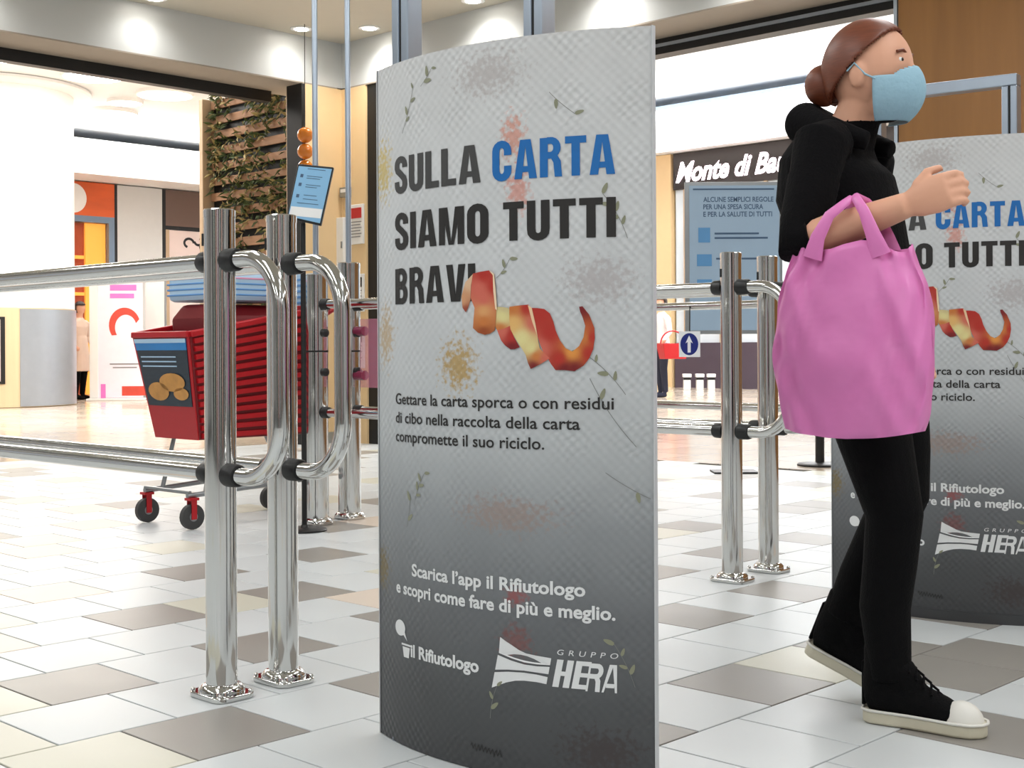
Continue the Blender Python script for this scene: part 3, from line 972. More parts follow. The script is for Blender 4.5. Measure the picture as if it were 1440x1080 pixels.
def clamp(parent, x0, x1, z, r=0.027):
    MB().tube([(x0, 0, z), (x0 + (x1 - x0) * 0.1, 0, z), (x0 + (x1 - x0) * 0.85, 0, z), (x1, 0, z)], [r, r + 0.001, r, r * 0.9], 20).build('clamp', M['rubber'], parent, 40)

def make_barrier(label, R=0.0385, H=1.195, length=2.3, handle=True, end_post=True, far_clamp=True):
    e = empty('guide_barrier', label=label, cat='barrier', group='chrome guide barriers')
    def post(x):
        b = MB()
        b.lathe([(R, 0.03), (R, H - 0.012)], (x, 0, 0), 40)
        p = b.build('post', M['chrome'], e, 40)
        MB().lathe([(R + 0.0008, H - 0.02), (R + 0.0008, H - 0.003), (R - 0.003, H), (0.0, H + 0.001)], (x, 0, 0), 40).build('cap', M['chrome'], p, 40)
        base_plate(e, R, x)
        return p
    p = post(0.0)
    M_s = MB().box((R * 0.5, R * 0.87, H - 0.075), (0.010, 0.004, 0.03)).build('slot', M['darkslot'], p)
    rr = 0.021
    for z in (ZT, ZL):
        MB().tube([(R + 0.006, 0, z), (length - R - 0.006, 0, z)], rr, 20).build('rail', M['chrome'], e, 50)
        clamp(e, R - 0.006, R + 0.036, z)
        if far_clamp:
            clamp(e, length - R + 0.006, length - R - 0.036, z)
    if end_post:
        post(length)
    if handle:
        br, ox = 0.125, -0.246
        path = [(-R, 0, ZT), (ox + br, 0, ZT)]
        path += arc_path((ox + br, 0, ZT - br), br, math.pi / 2, math.pi, 12, (1, 0, 0), (0, 0, 1))[1:]
        path += arc_path((ox + br, 0, ZL + br), br, math.pi, 1.5 * math.pi, 12, (1, 0, 0), (0, 0, 1))
        path += [(-R, 0, ZL)]
        MB().tube(path, rr, 20, up=(0, 1, 0)).build('hoop_handle', M['chrome'], e, 50)
        for z in (ZT, ZL):
            clamp(e, -R + 0.006, -R - 0.040, z, 0.028)
    return e

b1 = make_barrier('chrome barrier of the nearest left pair, front post with hooped handle')
b1.location = G(312, 979)
b1.rotation_euler = (0, 0, RZ_B)
b2 = copy_tree(b1)
b2.location = G(399, 958)
tag(b2, 'chrome barrier directly behind the nearest one, beside the large advertising panel')
POST5, POST6 = G(1030, 817), G(1081, 803)
POST3, POST4 = G(446, 737), G(492, 729)
b3 = make_barrier('chrome barrier whose post stands just right of the large panel', length=(POST5 - POST3).length - 0.026, end_post=False)
b3.location = POST5
b3.rotation_euler = (0, 0, math.atan2((POST3 - POST5).y, (POST3 - POST5).x))
b4 = make_barrier('chrome barrier behind the pink bag, in front of the info stand', length=(POST4 - POST6).length - 0.026, end_post=False)
b4.location = POST6
b4.rotation_euler = (0, 0, math.atan2((POST4 - POST6).y, (POST4 - POST6).x))
b5 = make_barrier('farthest chrome barrier, its rails crossing behind the blue arrow sign', length=2.9, handle=False)
b5.location = (1.62, 6.42, 0)
b5.rotation_euler = (0, 0, RZ_B)

# swing-gate posts with power poles up to the ceiling
def gate_post(p, H, label):
    e = empty('gate_post', p, RZ_B, label, 'gate post', 'thick gate posts')
    R = 0.057
    MB().lathe([(R, 0.03), (R, 0.84)], n=36).build('tube', M['chrome'], e, 40)
    MB().lathe([(R + 0.001, 0.842), (R + 0.001, H - 0.03)], n=36).build('turning_head', M['chrome'], e, 40)
    MB().lathe([(R + 0.002, H - 0.03), (R + 0.002, H - 0.004), (R - 0.004, H), (0.014, H + 0.001)], n=36).build('cap', M['chrome'], e, 40)
    MB().lathe([(R - 0.002, 0.836), (R + 0.0025, 0.837), (R + 0.0025, 0.845), (R - 0.002, 0.846)], n=36).build('joint_ring', M['darkslot'], e, 40)
    base_plate(e, R)
    MB().tube([(0, 0, H), (0, 0, STORE_CEIL - 0.001)], 0.014, 16).build('power_pole', M['alu'], e, 50)
    for z in (0.93, 0.74):
        MB().tube([(-R + 0.004, 0, z), (-R - 0.02, 0, z), (-R - 0.024, 0, z)], [0.02, 0.02, 0.015], 16).build('knob', M['rubber'], e, 50)
    return e
gate_post(POST3, 1.215, 'thick chrome gate post by the black poster stand, left of its twin')
gate_post(POST4, 1.285, 'taller thick chrome gate post against the edge of the large panel')

# pink-tinted plastic leaf of the swing gate
M['plexi'] = glass('pink_tinted_acrylic', (226, 150, 176), 0.35)
M['plexi_knob'] = glass('dark_pink_acrylic', (150, 60, 90), 0.8, 0.2)
gl = empty('gate_leaf', POST4 + Vector((0.0, 0.0, 0)), math.atan2(-DB.y, -DB.x), 'small pink tinted acrylic gate leaf beside the large panel', 'gate')
MB().box((0.26, -0.0, 0.83), (0.34, 0.008, 0.34)).build('acrylic_sheet', M['plexi'], gl, bevel=0.002)
for z in (0.94, 0.72):
    MB().tube([(0.06, 0, z), (0.125, 0, z)], 0.024, 16).build('hinge_block', M['plexi_knob'], gl, 40)

# blue arrow sign hung on the far barrier
def signpos(px, py, Y):
    return at(px, py, Y)
M['sign_white'] = mat('white_sign_board', (236, 238, 240), 0.4, var=0.02)
M['sign_blue'] = mat('blue_sign_ink', (18, 38, 120), 0.4, var=0.05)
c5 = Vector((1.62, 6.42, 0))
tt = 0.0
best = None
for k in range(300):
    q = c5 + DB * (k * 0.01)
    px = 720 + q.x / q.y * FOC
    if best is None or abs(px - 973) < best[0]:
        best = (abs(px - 973), q)
q = best[1]
zs = at(973, 484, q.y).z
sg = empty('arrow_sign', (q.x, q.y, zs), RZ_B + math.pi, 'small white sign with a blue disc and white upward arrow', 'sign')
S5 = 0.135
MB().box((0, -0.026, 0), (S5, 0.004, S5)).build('board', M['sign_white'], sg)
dv = [(0.058 * math.cos(2 * math.pi * k / 32), 0.058 * math.sin(2 * math.pi * k / 32)) for k in range(32)]
MB().add([(x, -0.0285, z) for x, z in dv], [tuple(range(32))]).build('disc', M['sign_blue'], sg)
arw = [(-0.010, -0.044), (0.010, -0.044), (0.010, 0.012), (0.024, 0.004), (0.0, 0.046), (-0.024, 0.004), (-0.010, 0.012)]
MB().add([(x, -0.0295, z) for x, z in arw], [tuple(range(7))]).build('arrow', M['sign_white'], sg)
MB().tube([(0, -0.024, 0.06), (0, -0.0215, ZT - zs)], 0.003, 8).build('hanger', M['rubber'], sg)

# ------------------------------------------------------------------ poster stand with the tilted blue notice
M['notice_blue'] = mat('pale_blue_notice', (134, 184, 220), 0.35, var=0.05, vscale=5)
M['notice_ink'] = mat('notice_lettering', (66, 92, 122), 0.5, var=0.05)
M['paper_white'] = mat('white_paper', (236, 236, 234), 0.6, var=0.02)
M['red_ink'] = mat('red_print', (190, 40, 44), 0.5, var=0.05)
ps = empty('poster_stand', (-0.977, 6.29, 0), 0, 'slim black stand holding a tilted pale blue notice', 'poster stand')
MB().lathe([(0.0, 0.0005), (0.105, 0.0005), (0.105, 0.008), (0.10, 0.012), (0.02, 0.016), (0.014, 0.03)], n=32).build('base', M['black'], ps, 40)
MB().tube([(0, 0, 0.02), (0, 0, 1.44)], 0.0125, 14).build('pole', M['black'], ps, 50)
# notice: corner points measured, facing the camera slightly
Yn = 6.26
cs = [at(420, 231, Yn), at(470, 236, Yn), at(452, 318, Yn), at(404, 307, Yn)]
cs = [c - Vector(ps.location) for c in cs]
cen = sum(cs, Vector()) / 4
fr = MB()
def quad_slab(cs, y0, y1, grow, out, mi=0):
    cen = sum(cs, Vector()) / 4
    vs = []
    for yy in (y0, y1):
        for c in cs:
            d = (c - cen)
            p = cen + d * (1 + grow / d.length)
            vs.append((p.x, yy, p.z))
    out.add(vs, [(0, 1, 2, 3), (7, 6, 5, 4), (0, 4, 5, 1), (1, 5, 6, 2), (2, 6, 7, 3), (3, 7, 4, 0)], mi)
quad_slab(cs, -0.050, -0.020, 0.0, fr)
fr.build('frame', M['black'], ps, bevel=0.004)
sh = MB(); quad_slab(cs, -0.053, -0.050, -0.012, sh); sh.build('notice_sheet', M['notice_blue'], ps)
ex, ez = (cs[1] - cs[0]), (cs[3] - cs[0])
lt = MB()
def nb(u0, u1, v0, v1, out):
    pts = [cs[0] + ex * u + ez * v for u, v in ((u0, v0), (u1, v0), (u1, v1), (u0, v1))]
    out.add([(p.x, -0.0536, p.z) for p in pts], [(0, 1, 2, 3)])
for u0, u1, v in ((0.3, 0.8, 0.07), (0.32, 0.75, 0.2), (0.32, 0.7, 0.24), (0.34, 0.75, 0.36), (0.34, 0.66, 0.4), (0.34, 0.7, 0.55), (0.34, 0.75, 0.62), (0.2, 0.8, 0.70)):
    nb(u0, u1, v, v + 0.012, lt)
for v in (0.18, 0.34, 0.55):
    nb(0.14, 0.22, v, v + 0.06, lt)
lt.build('lettering', M['notice_ink'], ps)
ft = MB(); nb(0.06, 0.94, 0.78, 0.95, ft); ft.build('footer_strip', M['paper_white'], ps)

# ------------------------------------------------------------------ red shopping trolley
M['red_plastic'] = mat('red_plastic', (178, 14, 26), 0.38, var=0.06)
M['red_dark'] = mat('dark_red_plastic', (120, 10, 20), 0.45, var=0.08)
M['steel'] = mat('grey_steel', (150, 154, 156), 0.35, 0.7, var=0.05)
M['wheel'] = mat('grey_wheel_rubber', (62, 62, 62), 0.6, var=0.1)
M['ad_navy'] = mat('navy_photo_print', (28, 44, 58), 0.4, var=0.5, vscale=14, stretch=(1, 1, 6))
M['ad_blue'] = mat('sky_blue_print', (40, 128, 196), 0.4, var=0.15, vscale=6)
M['ad_bread'] = mat('golden_bread_print', (196, 140, 70), 0.45, var=0.35, vscale=16)
M['flap_blue'] = mat('pale_blue_flap', (178, 208, 232), 0.4, var=0.04)
M['flap_stripe'] = mat('mid_blue_stripe', (96, 150, 206), 0.4, var=0.04)
FC = Vector((-1.69, 6.46, 0))            # trolley front centre on the floor
ct = empty('shopping_trolley', FC + DA * 0.42, math.atan2(-DA.y, -DA.x), 'red plastic shopping trolley with an advert on its front, behind the chrome posts', 'trolley')
# local: +x forward, y sideways
def hull(parent, name, lo, hi, zlo, zhi, th, m):
    """open-topped tapered basket: lo/hi = (x0,x1,halfw)"""
    b = MB()
    def ring(q, z, d):
        x0, x1, w = q
        return [(x0 + d, -w + d, z), (x1 - d, -w + d, z), (x1 - d, w - d, z), (x0 + d, w - d, z)]
    zf = (zhi, zhi - 0.14)               # rear and front rim heights
    o_lo = ring(lo, zlo, 0); i_lo = ring(lo, zlo + th, th)
    def top(d):
        x0, x1, w = hi
        return [(x0 + d, -w + d, zf[0]), (x1 - d, -w + d, zf[1]), (x1 - d, w - d, zf[1]), (x0 + d, w - d, zf[0])]
    vs = o_lo + top(0) + i_lo + top(th)
    fs = [(0, 3, 2, 1), (8, 9, 10, 11)]
    for k in range(4):
        k2 = (k + 1) % 4
        fs += [(k, k2, 4 + k2, 4 + k), (8 + k2, 8 + k, 12 + k, 12 + k2), (4 + k, 4 + k2, 12 + k2, 12 + k)]
    b.add(vs, fs)
    return b.build(name, m, parent, bevel=0.006)
LOQ, HIQ = (-0.30, 0.33, 0.19), (-0.40, 0.42, 0.25)
hull(ct, 'basket', LOQ, HIQ, 0.42, 1.06, 0.012, M['red_dark'])
def side_pt(u, v, side, off):
    """u 0..1 rear->front, v 0..1 bottom->top on the basket side"""
    x = (LOQ[0] + (LOQ[1] - LOQ[0]) * u) * (1 - v) + (HIQ[0] + (HIQ[1] - HIQ[0]) * u) * v
    ztop = 1.06 - 0.14 * u
    return Vector((x, side * (LOQ[2] * (1 - v) + HIQ[2] * v + off), 0.42 + (ztop - 0.42) * v))
for side in (-1, 1):
    for k in range(13):
        v = 0.04 + k * 0.075
        MB().bar(side_pt(0.02, v, side, 0.007), side_pt(0.98, v, side, 0.007), 0.014, 0.024).build('rib', M['red_plastic'], ct)
rim = [Vector((HIQ[0], -HIQ[2], 1.065)), Vector((HIQ[1], -HIQ[2], 0.925)), Vector((HIQ[1], HIQ[2], 0.925)), Vector((HIQ[0], HIQ[2], 1.065))]
rm = MB()
for k in range(4):
    rm.bar(rim[k], rim[(k + 1) % 4], 0.035, 0.03)
rm.build('rim', M['red_plastic'], ct, bevel=0.006)
# front board
fb = MB()
def front_pt(w, v, off):
    x = LOQ[1] * (1 - v) + HIQ[1] * v + off
    return Vector((x, w * (LOQ[2] * (1 - v) + HIQ[2] * v), 0.42 + 0.5 * v))
def fpatch(name, w0, w1, v0, v1, off, m, th=0.006):
    b = MB()
    a = [front_pt(w0, v0, off), front_pt(w1, v0, off), front_pt(w1, v1, off), front_pt(w0, v1, off)]
    c = [p + Vector((-th, 0, 0)) for p in a]
    b.add(a + c, [(0, 1, 2, 3), (7, 6, 5, 4), (0, 4, 5, 1), (1, 5, 6, 2), (2, 6, 7, 3), (3, 7, 4, 0)])
    return b.build(name, m, ct)
fpatch('front_board', -1, 1, 0.0, 1.0, 0.008, M['red_plastic'])
fpatch('advert_sheet', -0.92, 0.92, 0.32, 0.97, 0.012, M['ad_navy'])
fpatch('advert_header', -0.92, 0.92, 0.86, 0.97, 0.014, M['ad_blue'])
fpatch('advert_header_strip', -0.92, 0.92, 0.93, 0.97, 0.016, M['flap_blue'])
# loaves printed on the advert
for cx, cz, rx, rz in ((-0.35, 0.46, 0.42, 0.09), (0.25, 0.55, 0.5, 0.09), (0.55, 0.44, 0.3, 0.06)):
    b = MB()
    pts = [front_pt(cx + rx * math.cos(2 * math.pi * k / 20), cz + rz * math.sin(2 * math.pi * k / 20), 0.0155) for k in range(20)]
    pts = [p for p in pts]
    b.add(pts, [tuple(range(20))])
    b.build('loaf_print', M['ad_bread'], ct)
for k in range(3):
    fpatch('advert_line', -0.8, 0.5, 0.70 + k * 0.045, 0.712 + k * 0.045, 0.0145, M['flap_blue'])
# child seat flap and handle
fl = MB().box((-0.40, 0, 1.16), (0.016, 0.46, 0.17)).build('seat_flap', M['flap_blue'], ct, bevel=0.004)
for k in range(5):
    MB().box((-0.3905, 0, 1.095 + k * 0.03), (0.004, 0.44, 0.011)).build('flap_stripe', M['flap_stripe'], fl)
for s in (-1, 1):
    MB().tube([(-0.36, s * 0.25, 1.02), (-0.46, s * 0.25, 1.07), (-0.52, s * 0.25, 1.09)], 0.014, 12).build('handle_arm', M['red_plastic'], ct, 50)
MB().tube([(-0.52, -0.27, 1.09), (-0.52, 0.27, 1.09)], 0.017, 16).build('handle_bar', M['red_plastic'], ct, 50)
# chassis
for s in (-1, 1):
    MB().tube([(0.40, s * 0.19, 0.16), (-0.38, s * 0.22, 0.20), (-0.42, s * 0.22, 0.26), (-0.30, s * 0.19, 0.44)], 0.013, 12).build('chassis_tube', M['steel'], ct, 50)
    MB().tube([(0.30, s * 0.19, 0.165), (0.24, s * 0.17, 0.43)], 0.011, 10).build('chassis_strut', M['steel'], ct, 50)
for x in (0.39, 0.0, -0.36):
    MB().tube([(x, -0.2, 0.175), (x, 0.2, 0.175)], 0.009, 10).build('cross_tube', M['steel'], ct, 50)
for x in (0.38, -0.36):
    for s in (-1, 1):
        w = empty_part = MB().tube([(x, s * 0.2 - 0.014, 0.062), (x, s * 0.2 + 0.014, 0.062)], 0.06, 24).build('wheel', M['wheel'], ct, 40)
        MB().tube([(x, s * 0.2 - 0.0165, 0.062), (x, s * 0.2 + 0.0165, 0.062)], 0.022, 16).build('hub', M['steel'], w, 40)
        fk = MB()
        for q_ in (-1, 1):
            fk.bar((x, s * 0.2 + q_ * 0.02, 0.05), (x, s * 0.2 + q_ * 0.02, 0.14), 0.028, 0.004, up=(0, 1, 0))
        fk.box((x, s * 0.2, 0.145), (0.05, 0.05, 0.012))
        fk.build('castor_fork', M['red_plastic'], w)

M['flap_pink'] = mat('pale_pink_stripe', (226, 160, 190), 0.4, var=0.04)
def in_trolley(x, y, z):
    return Vector(ct.location) + Matrix.Rotation(ct.rotation_euler[2], 3, 'Z') @ Vector((x, y, z))
rbx = empty('shopping_bag', in_trolley(0.03, 0.0, 0.445), ct.rotation_euler[2], 'dark red shopping bag standing inside the trolley', 'bag')
vv = []
for zz, hx, hy in ((0.0, 0.21, 0.14), (0.3, 0.22, 0.16), (0.56, 0.235, 0.165), (0.63, 0.21, 0.10)):
    vv += [(-hx, -hy, zz), (hx, -hy, zz), (hx, hy, zz), (-hx, hy, zz)]
ff = [(0, 3, 2, 1), (12, 13, 14, 15)]
for i_ in range(3):
    for k in range(4):
        k2 = (k + 1) % 4
        ff.append((4 * i_ + k, 4 * i_ + k2, 4 * i_ + 4 + k2, 4 * i_ + 4 + k))
MB().add(vv, ff).build('bag_body', M['red_dark'], rbx, bevel=0.02)
MB().tube(arc_path((0, 0.0, 0.57), 0.06, 0, math.pi, 10, (1, 0, 0), (0, 0, 1)), 0.008, 8, up=(0, 1, 0)).build('handle', M['red_plastic'], rbx, 50)
pk = empty('tissue_pack', in_trolley(0.05, 0.0, 1.085), ct.rotation_euler[2] + 0.06, 'blue and white striped pack lying on top of the bag in the trolley', 'pack')
MB().box((0, 0, 0.075), (0.44, 0.36, 0.145)).build('wrapper', M['flap_blue'], pk, bevel=0.025)
for k in range(4):
    MB().box((0, 0, 0.035 + k * 0.027), (0.446, 0.366, 0.010)).build('stripe', M['flap_stripe'] if k != 3 else M['flap_pink'], pk, bevel=0.004)

# ------------------------------------------------------------------ notices and fittings on the beige pier
pier_in_r = -OUT_R
def wall_thing(name, t, z, w, h, th, m, label, cat, face='R'):
    d, out = (RW, OUT_R) if face == 'R' else (LW, OUT_L)
    p = K + d * t - out * (th / 2 + 0.001)
    e = empty(name, (p.x, p.y, z), math.atan2(d.y, d.x) + (0 if face == 'R' else math.pi), label, cat)
    MB().box((0, 0, 0), (w, th, h)).build('board', m, e, bevel=0.004)
    return e
M['frame_white'] = mat('white_frame', (232, 232, 230), 0.4, var=0.02)
M['text_grey'] = mat('grey_print', (130, 130, 132), 0.5, var=0.1)
def notice(t, z, w, h, label, header):
    e = wall_thing('wall_notice', t, z, w, h, 0.02, M['frame_white'], label, 'notice')
    MB().box((0.0, -0.0125, h * 0.28), (w * 0.8, 0.004, h * 0.26)).build('header_print', header, e)
    for k in range(6):
        MB().box((-0.01 if k % 2 else 0.0, -0.0125, h * (0.06 - k * 0.075)), (w * (0.74 if k % 2 else 0.8), 0.004, h * 0.022)).build('text_line', M['text_grey'], e)
    return e
notice(0.22, 1.98, 0.20, 0.36, 'white framed notice with a red header on the beige pier', M['red_ink'])
notice(0.22, 1.36, 0.20, 0.34, 'white notice with dark header below the red-headed one on the pier', M['black'])
notice(0.22, 0.86, 0.20, 0.36, 'lowest white notice on the pier, level with the gate leaf', M['text_grey'])
e = wall_thing('intercom_box', 0.08, 2.28, 0.11, 0.09, 0.05, M['steel'], 'small grey box mounted on the beige pier', 'wall box')
MB().box((0, -0.028, 0.012), (0.07, 0.006, 0.03)).build('cover_plate', M['frame_white'], e)
e = wall_thing('wall_cabinet', 0.05, 1.8, 0.10, 0.5, 0.07, M['frame_white'], 'narrow white cabinet on the beige pier near the inner corner', 'cabinet')
MB().box((0.03, -0.04, 0.0), (0.012, 0.01, 0.06)).build('handle', M['steel'], e)

# strung orange balls beside the pier
M['amber'] = mat('amber_glass', (206, 118, 34), 0.12, var=0.12, vscale=4)
ob = at(429, 190, 11.55)
oe = empty('hanging_ornament', (ob.x, ob.y, STORE_CEIL), 0, 'string of shiny orange balls hanging beside the beige pier', 'ornament')
MB().tube([(0, 0, 0.0), (0, 0, 2.14 - STORE_CEIL)], 0.003, 8).build('cord', M['black'], oe)
for k, py in enumerate((190, 213, 236)):
    z = at(429, py, 11.55).z
    MB().ball((0, 0, z - STORE_CEIL), 0.068, 20, 14).build('ball', M['amber'], oe, 60)

# ------------------------------------------------------------------ slatted plant wall outside the left opening
M['slat'] = mat('weathered_pallet_wood', (150, 112, 82), 0.7, var=0.4, vscale=5, stretch=(1, 1, 6))
M['frame_wood'] = mat('pale_frame_wood', (190, 164, 134), 0.6, var=0.15, vscale=4)
M['leaf'] = mat('dull_green_leaf', (74, 88, 44), 0.55, var=0.4, vscale=20)
M['dry_leaf'] = mat('dry_straw_leaf', (176, 158, 108), 0.6, var=0.3, vscale=20)
PO = Vector((-2.28, 14.0, 0))
PWW, PWH = 1.55, 3.66
pw = empty('plant_wall', PO, RZ_B, 'vertical garden wall of weathered wooden slats with trailing plants', 'plant wall')
MB().box((PWW / 2, -0.10, PWH / 2), (PWW, 0.06, PWH)).build('backing', M['black'], pw)     # local +y faces the shop
for x in (-0.035, PWW + 0.035):
    MB().box((x, -0.03, PWH / 2), (0.07, 0.22, PWH)).build('upright', M['frame_wood'], pw, bevel=0.006)
rg = random.Random(5)
z = 0.12
slats = []
while z < PWH - 0.05:
    h = rg.uniform(0.085, 0.10)
    slats.append(z)
    mm = Matrix.Rotation(rg.uniform(-0.012, 0.012), 3, 'Y')
    MB().box((PWW / 2, -0.03 + rg.uniform(-0.006, 0.006), z), (PWW - 0.02, 0.022, h), M=mm).build('slat', M['slat'], pw, bevel=0.003)
    z += 0.174
def leaf_quad(out, p, d, L, w, mi):
    s, u = basis(d, (0, 1, 0.2))
    a, b, c = p, p + d * L * 0.5 + u * L * 0.12, p + d * L
    out.add([a, b + s * w / 2, c, b - s * w / 2, ], [(0, 1, 2), (0, 2, 3)], mi)
fo = MB()
for k in range(4200):
    zz = rg.choice(slats) + 0.087 + rg.gauss(0, 0.045)
    x = rg.uniform(0.03, PWW - 0.03)
    clump = math.sin(x * 7 + zz * 3) + math.sin(x * 3.1 - zz * 5)
    if clump < rg.uniform(-2.0, 0.9):
        continue
    d = Vector((rg.uniform(-0.8, 0.8), rg.uniform(0.2, 1.0), rg.uniform(-1.0, 0.5))).normalized()
    leaf_quad(fo, Vector((x, -0.035, zz)), d, rg.uniform(0.04, 0.15), rg.uniform(0.018, 0.045), 0 if rg.random() < 0.66 else 1)
tag(fo.build('foliage', [M['leaf'], M['dry_leaf']], pw), kind='stuff')

# ------------------------------------------------------------------ left gallery: round column, shops, totem
GC = 4.95
for nm, dz in (('ceiling_gallery_left', GC - 4.45),):
    bpy.data.objects[nm].location.z = dz
M['column_white'] = mat('white_column_paint', (244, 242, 238), 0.5, var=0.01)
M['clad_wood'] = mat('pale_wood_cladding', (204, 182, 148), 0.3, var=0.12, vscale=3, stretch=(3, 3, 0.3))
M['clad_steel'] = mat('satin_steel_band', (170, 176, 184), 0.3, 0.6, var=0.06)
CC = Vector((-8.10, 21.0, 0))
co = empty('round_column', CC, 0, 'thick round white column with pale wood cladding round its foot', 'column')
MB().lathe([(1.20, 1.50), (1.20, GC - 0.10)], n=64).build('shaft', M['column_white'], co, 40)
MB().lathe([(1.20, GC - 0.10), (1.46, GC - 0.09), (1.48, GC - 0.06), (1.46, GC - 0.01)], n=64).build('collar', M['column_white'], co, 30)
MB().lathe([(1.19, 0.0015), (1.22, 0.01), (1.22, 1.49), (1.19, 1.50)], n=64).build('cladding', M['clad_wood'], co, 30)
def curved_patch(name, parent, R, a0, a1, z0, z1, m, th=0.012, n=14):
    b = MB(); vs = []; fs = []
    for k in range(n + 1):
        a = math.radians(a0 + (a1 - a0) * k / n)
        for r in (R, R + th):
            for zz in (z0, z1):
                vs.append((r * math.cos(a), r * math.sin(a), zz))
    for k in range(n):
        i, j = 4 * k, 4 * k + 4
        fs += [(i + 2, j + 2, j + 3, i + 3), (i, i + 1, j + 1, j), (i + 1, i + 3, j + 3, j + 1), (i, j, j + 2, i + 2)]
    fs += [(0, 2, 3, 1), (4 * n, 4 * n + 1, 4 * n + 3, 4 * n + 2)]
    b.add(vs, fs)
    return b.build(name, m, parent, 30)
M['poster_mauve'] = mat('faded_poster_print', (190, 176, 170), 0.35, var=0.15, vscale=3)
curved_patch('steel_band', co, 1.222, -52, 10, 0.02, 1.48, M['clad_steel'])
curved_patch('poster_frame', co, 1.222, -118, -62, 0.36, 1.36, M['black'])
curved_patch('poster', co, 1.228, -116, -65, 0.40, 1.32, M['poster_mauve'])

M['disc_light'] = emis('ceiling_disc_diffuser', (255, 250, 240), 9)
for (px, py, lab) in ((15, 75, 'round ceiling disc light above the white column, cut by the picture edge'), (130, 104, 'round disc light just right of the white column top'),
                      (232, 130, 'round disc light nearest the plant wall'), (176, 141, 'smaller round disc light in the middle of the lit ceiling'), (156, 157, 'lowest round disc light in the lit gallery ceiling')):
    u, v = lev(px, py)
    Y = -FOC * (GC - CAMH) / v
    e = empty('disc_light', (u * Y / FOC, Y, GC), 0, lab, 'ceiling light', 'round disc lights of the gallery')
    R = 0.26 if 'smaller' in lab else 0.42
    MB().lathe([(R + 0.03, -0.001), (R + 0.03, -0.05), (R, -0.055)], n=40).build('rim', M['column_white'], e, 40)
    MB().lathe([(0.0, -0.05), (R, -0.05), (R, -0.058), (0.0, -0.06)], n=40).build('diffuser', M['disc_light'], e, 60)

S0 = at(90, 490, 25.2); S0.z = 0
def tpx(px, S=S0, D=DA):
    u = (px - 720) / FOC
    return (u * S.y - S.x) / (D.x - u * D.y)
def seg(name, t0, t1, z0, z1, th, m, parent, off=0.0, S=S0, D=DA, N=None, bevel=0.0):
    N = N or Vector((-DA.y, DA.x, 0))    # away from us
    a, b = S + D * t0 + N * (off + th / 2), S + D * t1 + N * (off + th / 2)
    o = MB().bar((a.x, a.y, (z0 + z1) / 2), (b.x, b.y, (z0 + z1) / 2), th, z1 - z0).build(name, m, parent, bevel=bevel)
    if parent is not None:
        o.matrix_parent_inverse = parent.matrix_basis.inverted()
    return o
M['orange'] = mat('orange_fascia', (214, 92, 34), 0.3, var=0.25, vscale=1.2, stretch=(1, 1, 4))
M['orange_light'] = emis('lit_orange_interior', (232, 150, 60), 0.9)
M['orange_dark'] = mat('rust_shelving', (168, 70, 28), 0.5, var=0.3, vscale=4)
M['brown_fascia'] = mat('brown_fascia', (104, 82, 72), 0.45, var=0.05)
M['pane_grey'] = mat('pale_grey_wall_panel', (208, 208, 206), 0.25, var=0.03)
M['pink_glass'] = mat('pale_pink_shop_window', (232, 212, 206), 0.2, var=0.1, vscale=2)
M['frame_blue'] = mat('blue_grey_frame', (120, 138, 158), 0.35, 0.4, var=0.05)
tag(seg('wall_gallery_left', -14, 12, 0, GC, 0.2, M['white_wall'], None, 0.30), kind='structure')
tag(seg('trim_8', -14, 12, 4.08, 4.72, 1.25, M['white_wall'], None, -1.0), kind='structure')
tag(seg('trim_9', -14, 12, 4.72, 4.78, 0.9, M['frame_blue'], None, -0.62), kind='structure')  # grey strip: shade of the recess above the bulkhead put into its colour
t1, t2, t3, t4 = tpx(162), tpx(166), tpx(229), tpx(234)
sA = empty('shop_front', S0 + DA * 0.4, 0, 'orange shop front beside the white column with glowing interior', 'shop front')
seg('fascia', -5, t1, 3.42, 4.06, 0.12, M['orange'], sA, 0.0)
seg('door_head', -5, t1, 3.30, 3.42, 0.10, M['frame_blue'], sA, 0.0)
seg('jamb', t1 - 0.12, t1, 0, 3.30, 0.10, M['frame_blue'], sA, 0.0)
seg('interior_panel', t1 - 0.55, t1 - 0.13, 0.01, 3.29, 0.04, M['orange_light'], sA, 0.12)
seg('shelving', -4.6, t1 - 0.56, 0.01, 3.29, 0.04, M['orange_dark'], sA, 0.16)
for zz in (1.1, 1.9, 2.6):
    seg('shelf', -4.4, t1 - 0.6, zz, zz + 0.06, 0.12, M['orange_light'], sA, 0.06)
cir = [(0.45 * math.cos(2 * math.pi * k / 30), 0.45 * math.sin(2 * math.pi * k / 30)) for k in range(30)]
tc_ = S0 + DA * (tpx(104)) - Vector((-DA.y, DA.x, 0)) * 0.012
o = MB().add([(tc_.x + DA.x * x * 0.6, tc_.y + DA.y * x * 0.6, 3.74 + z_ * 0.62) for x, z_ in cir], [tuple(range(30))]).build('round_emblem', M['paper_white'], sA)
o.matrix_parent_inverse = sA.matrix_basis.inverted()
sP = empty('wall_panel', S0 + DA * 1.3, 0, 'plain pale grey wall panel between the orange shop and the brown shop', 'wall panel')
seg('panel', t2, t3, 0, 4.06, 0.14, M['pane_grey'], sP, 0.0)
seg('dark_joint', t1, t2, 0, 4.06, 0.16, M['black'], sP, 0.0)
seg('dark_joint', t3, t4, 0, 4.06, 0.16, M['black'], sP, 0.0)
sB = empty('shop_front', S0 + DA * 3.0, 0, 'shop front with brown fascia and pale pink window beside the plant wall', 'shop front')
seg('fascia', t4, 9, 3.34, 4.06, 0.12, M['brown_fascia'], sB, 0.0)
seg('fascia_shadow_gap', t4, 9, 3.26, 3.34, 0.10, M['black'], sB, 0.03)
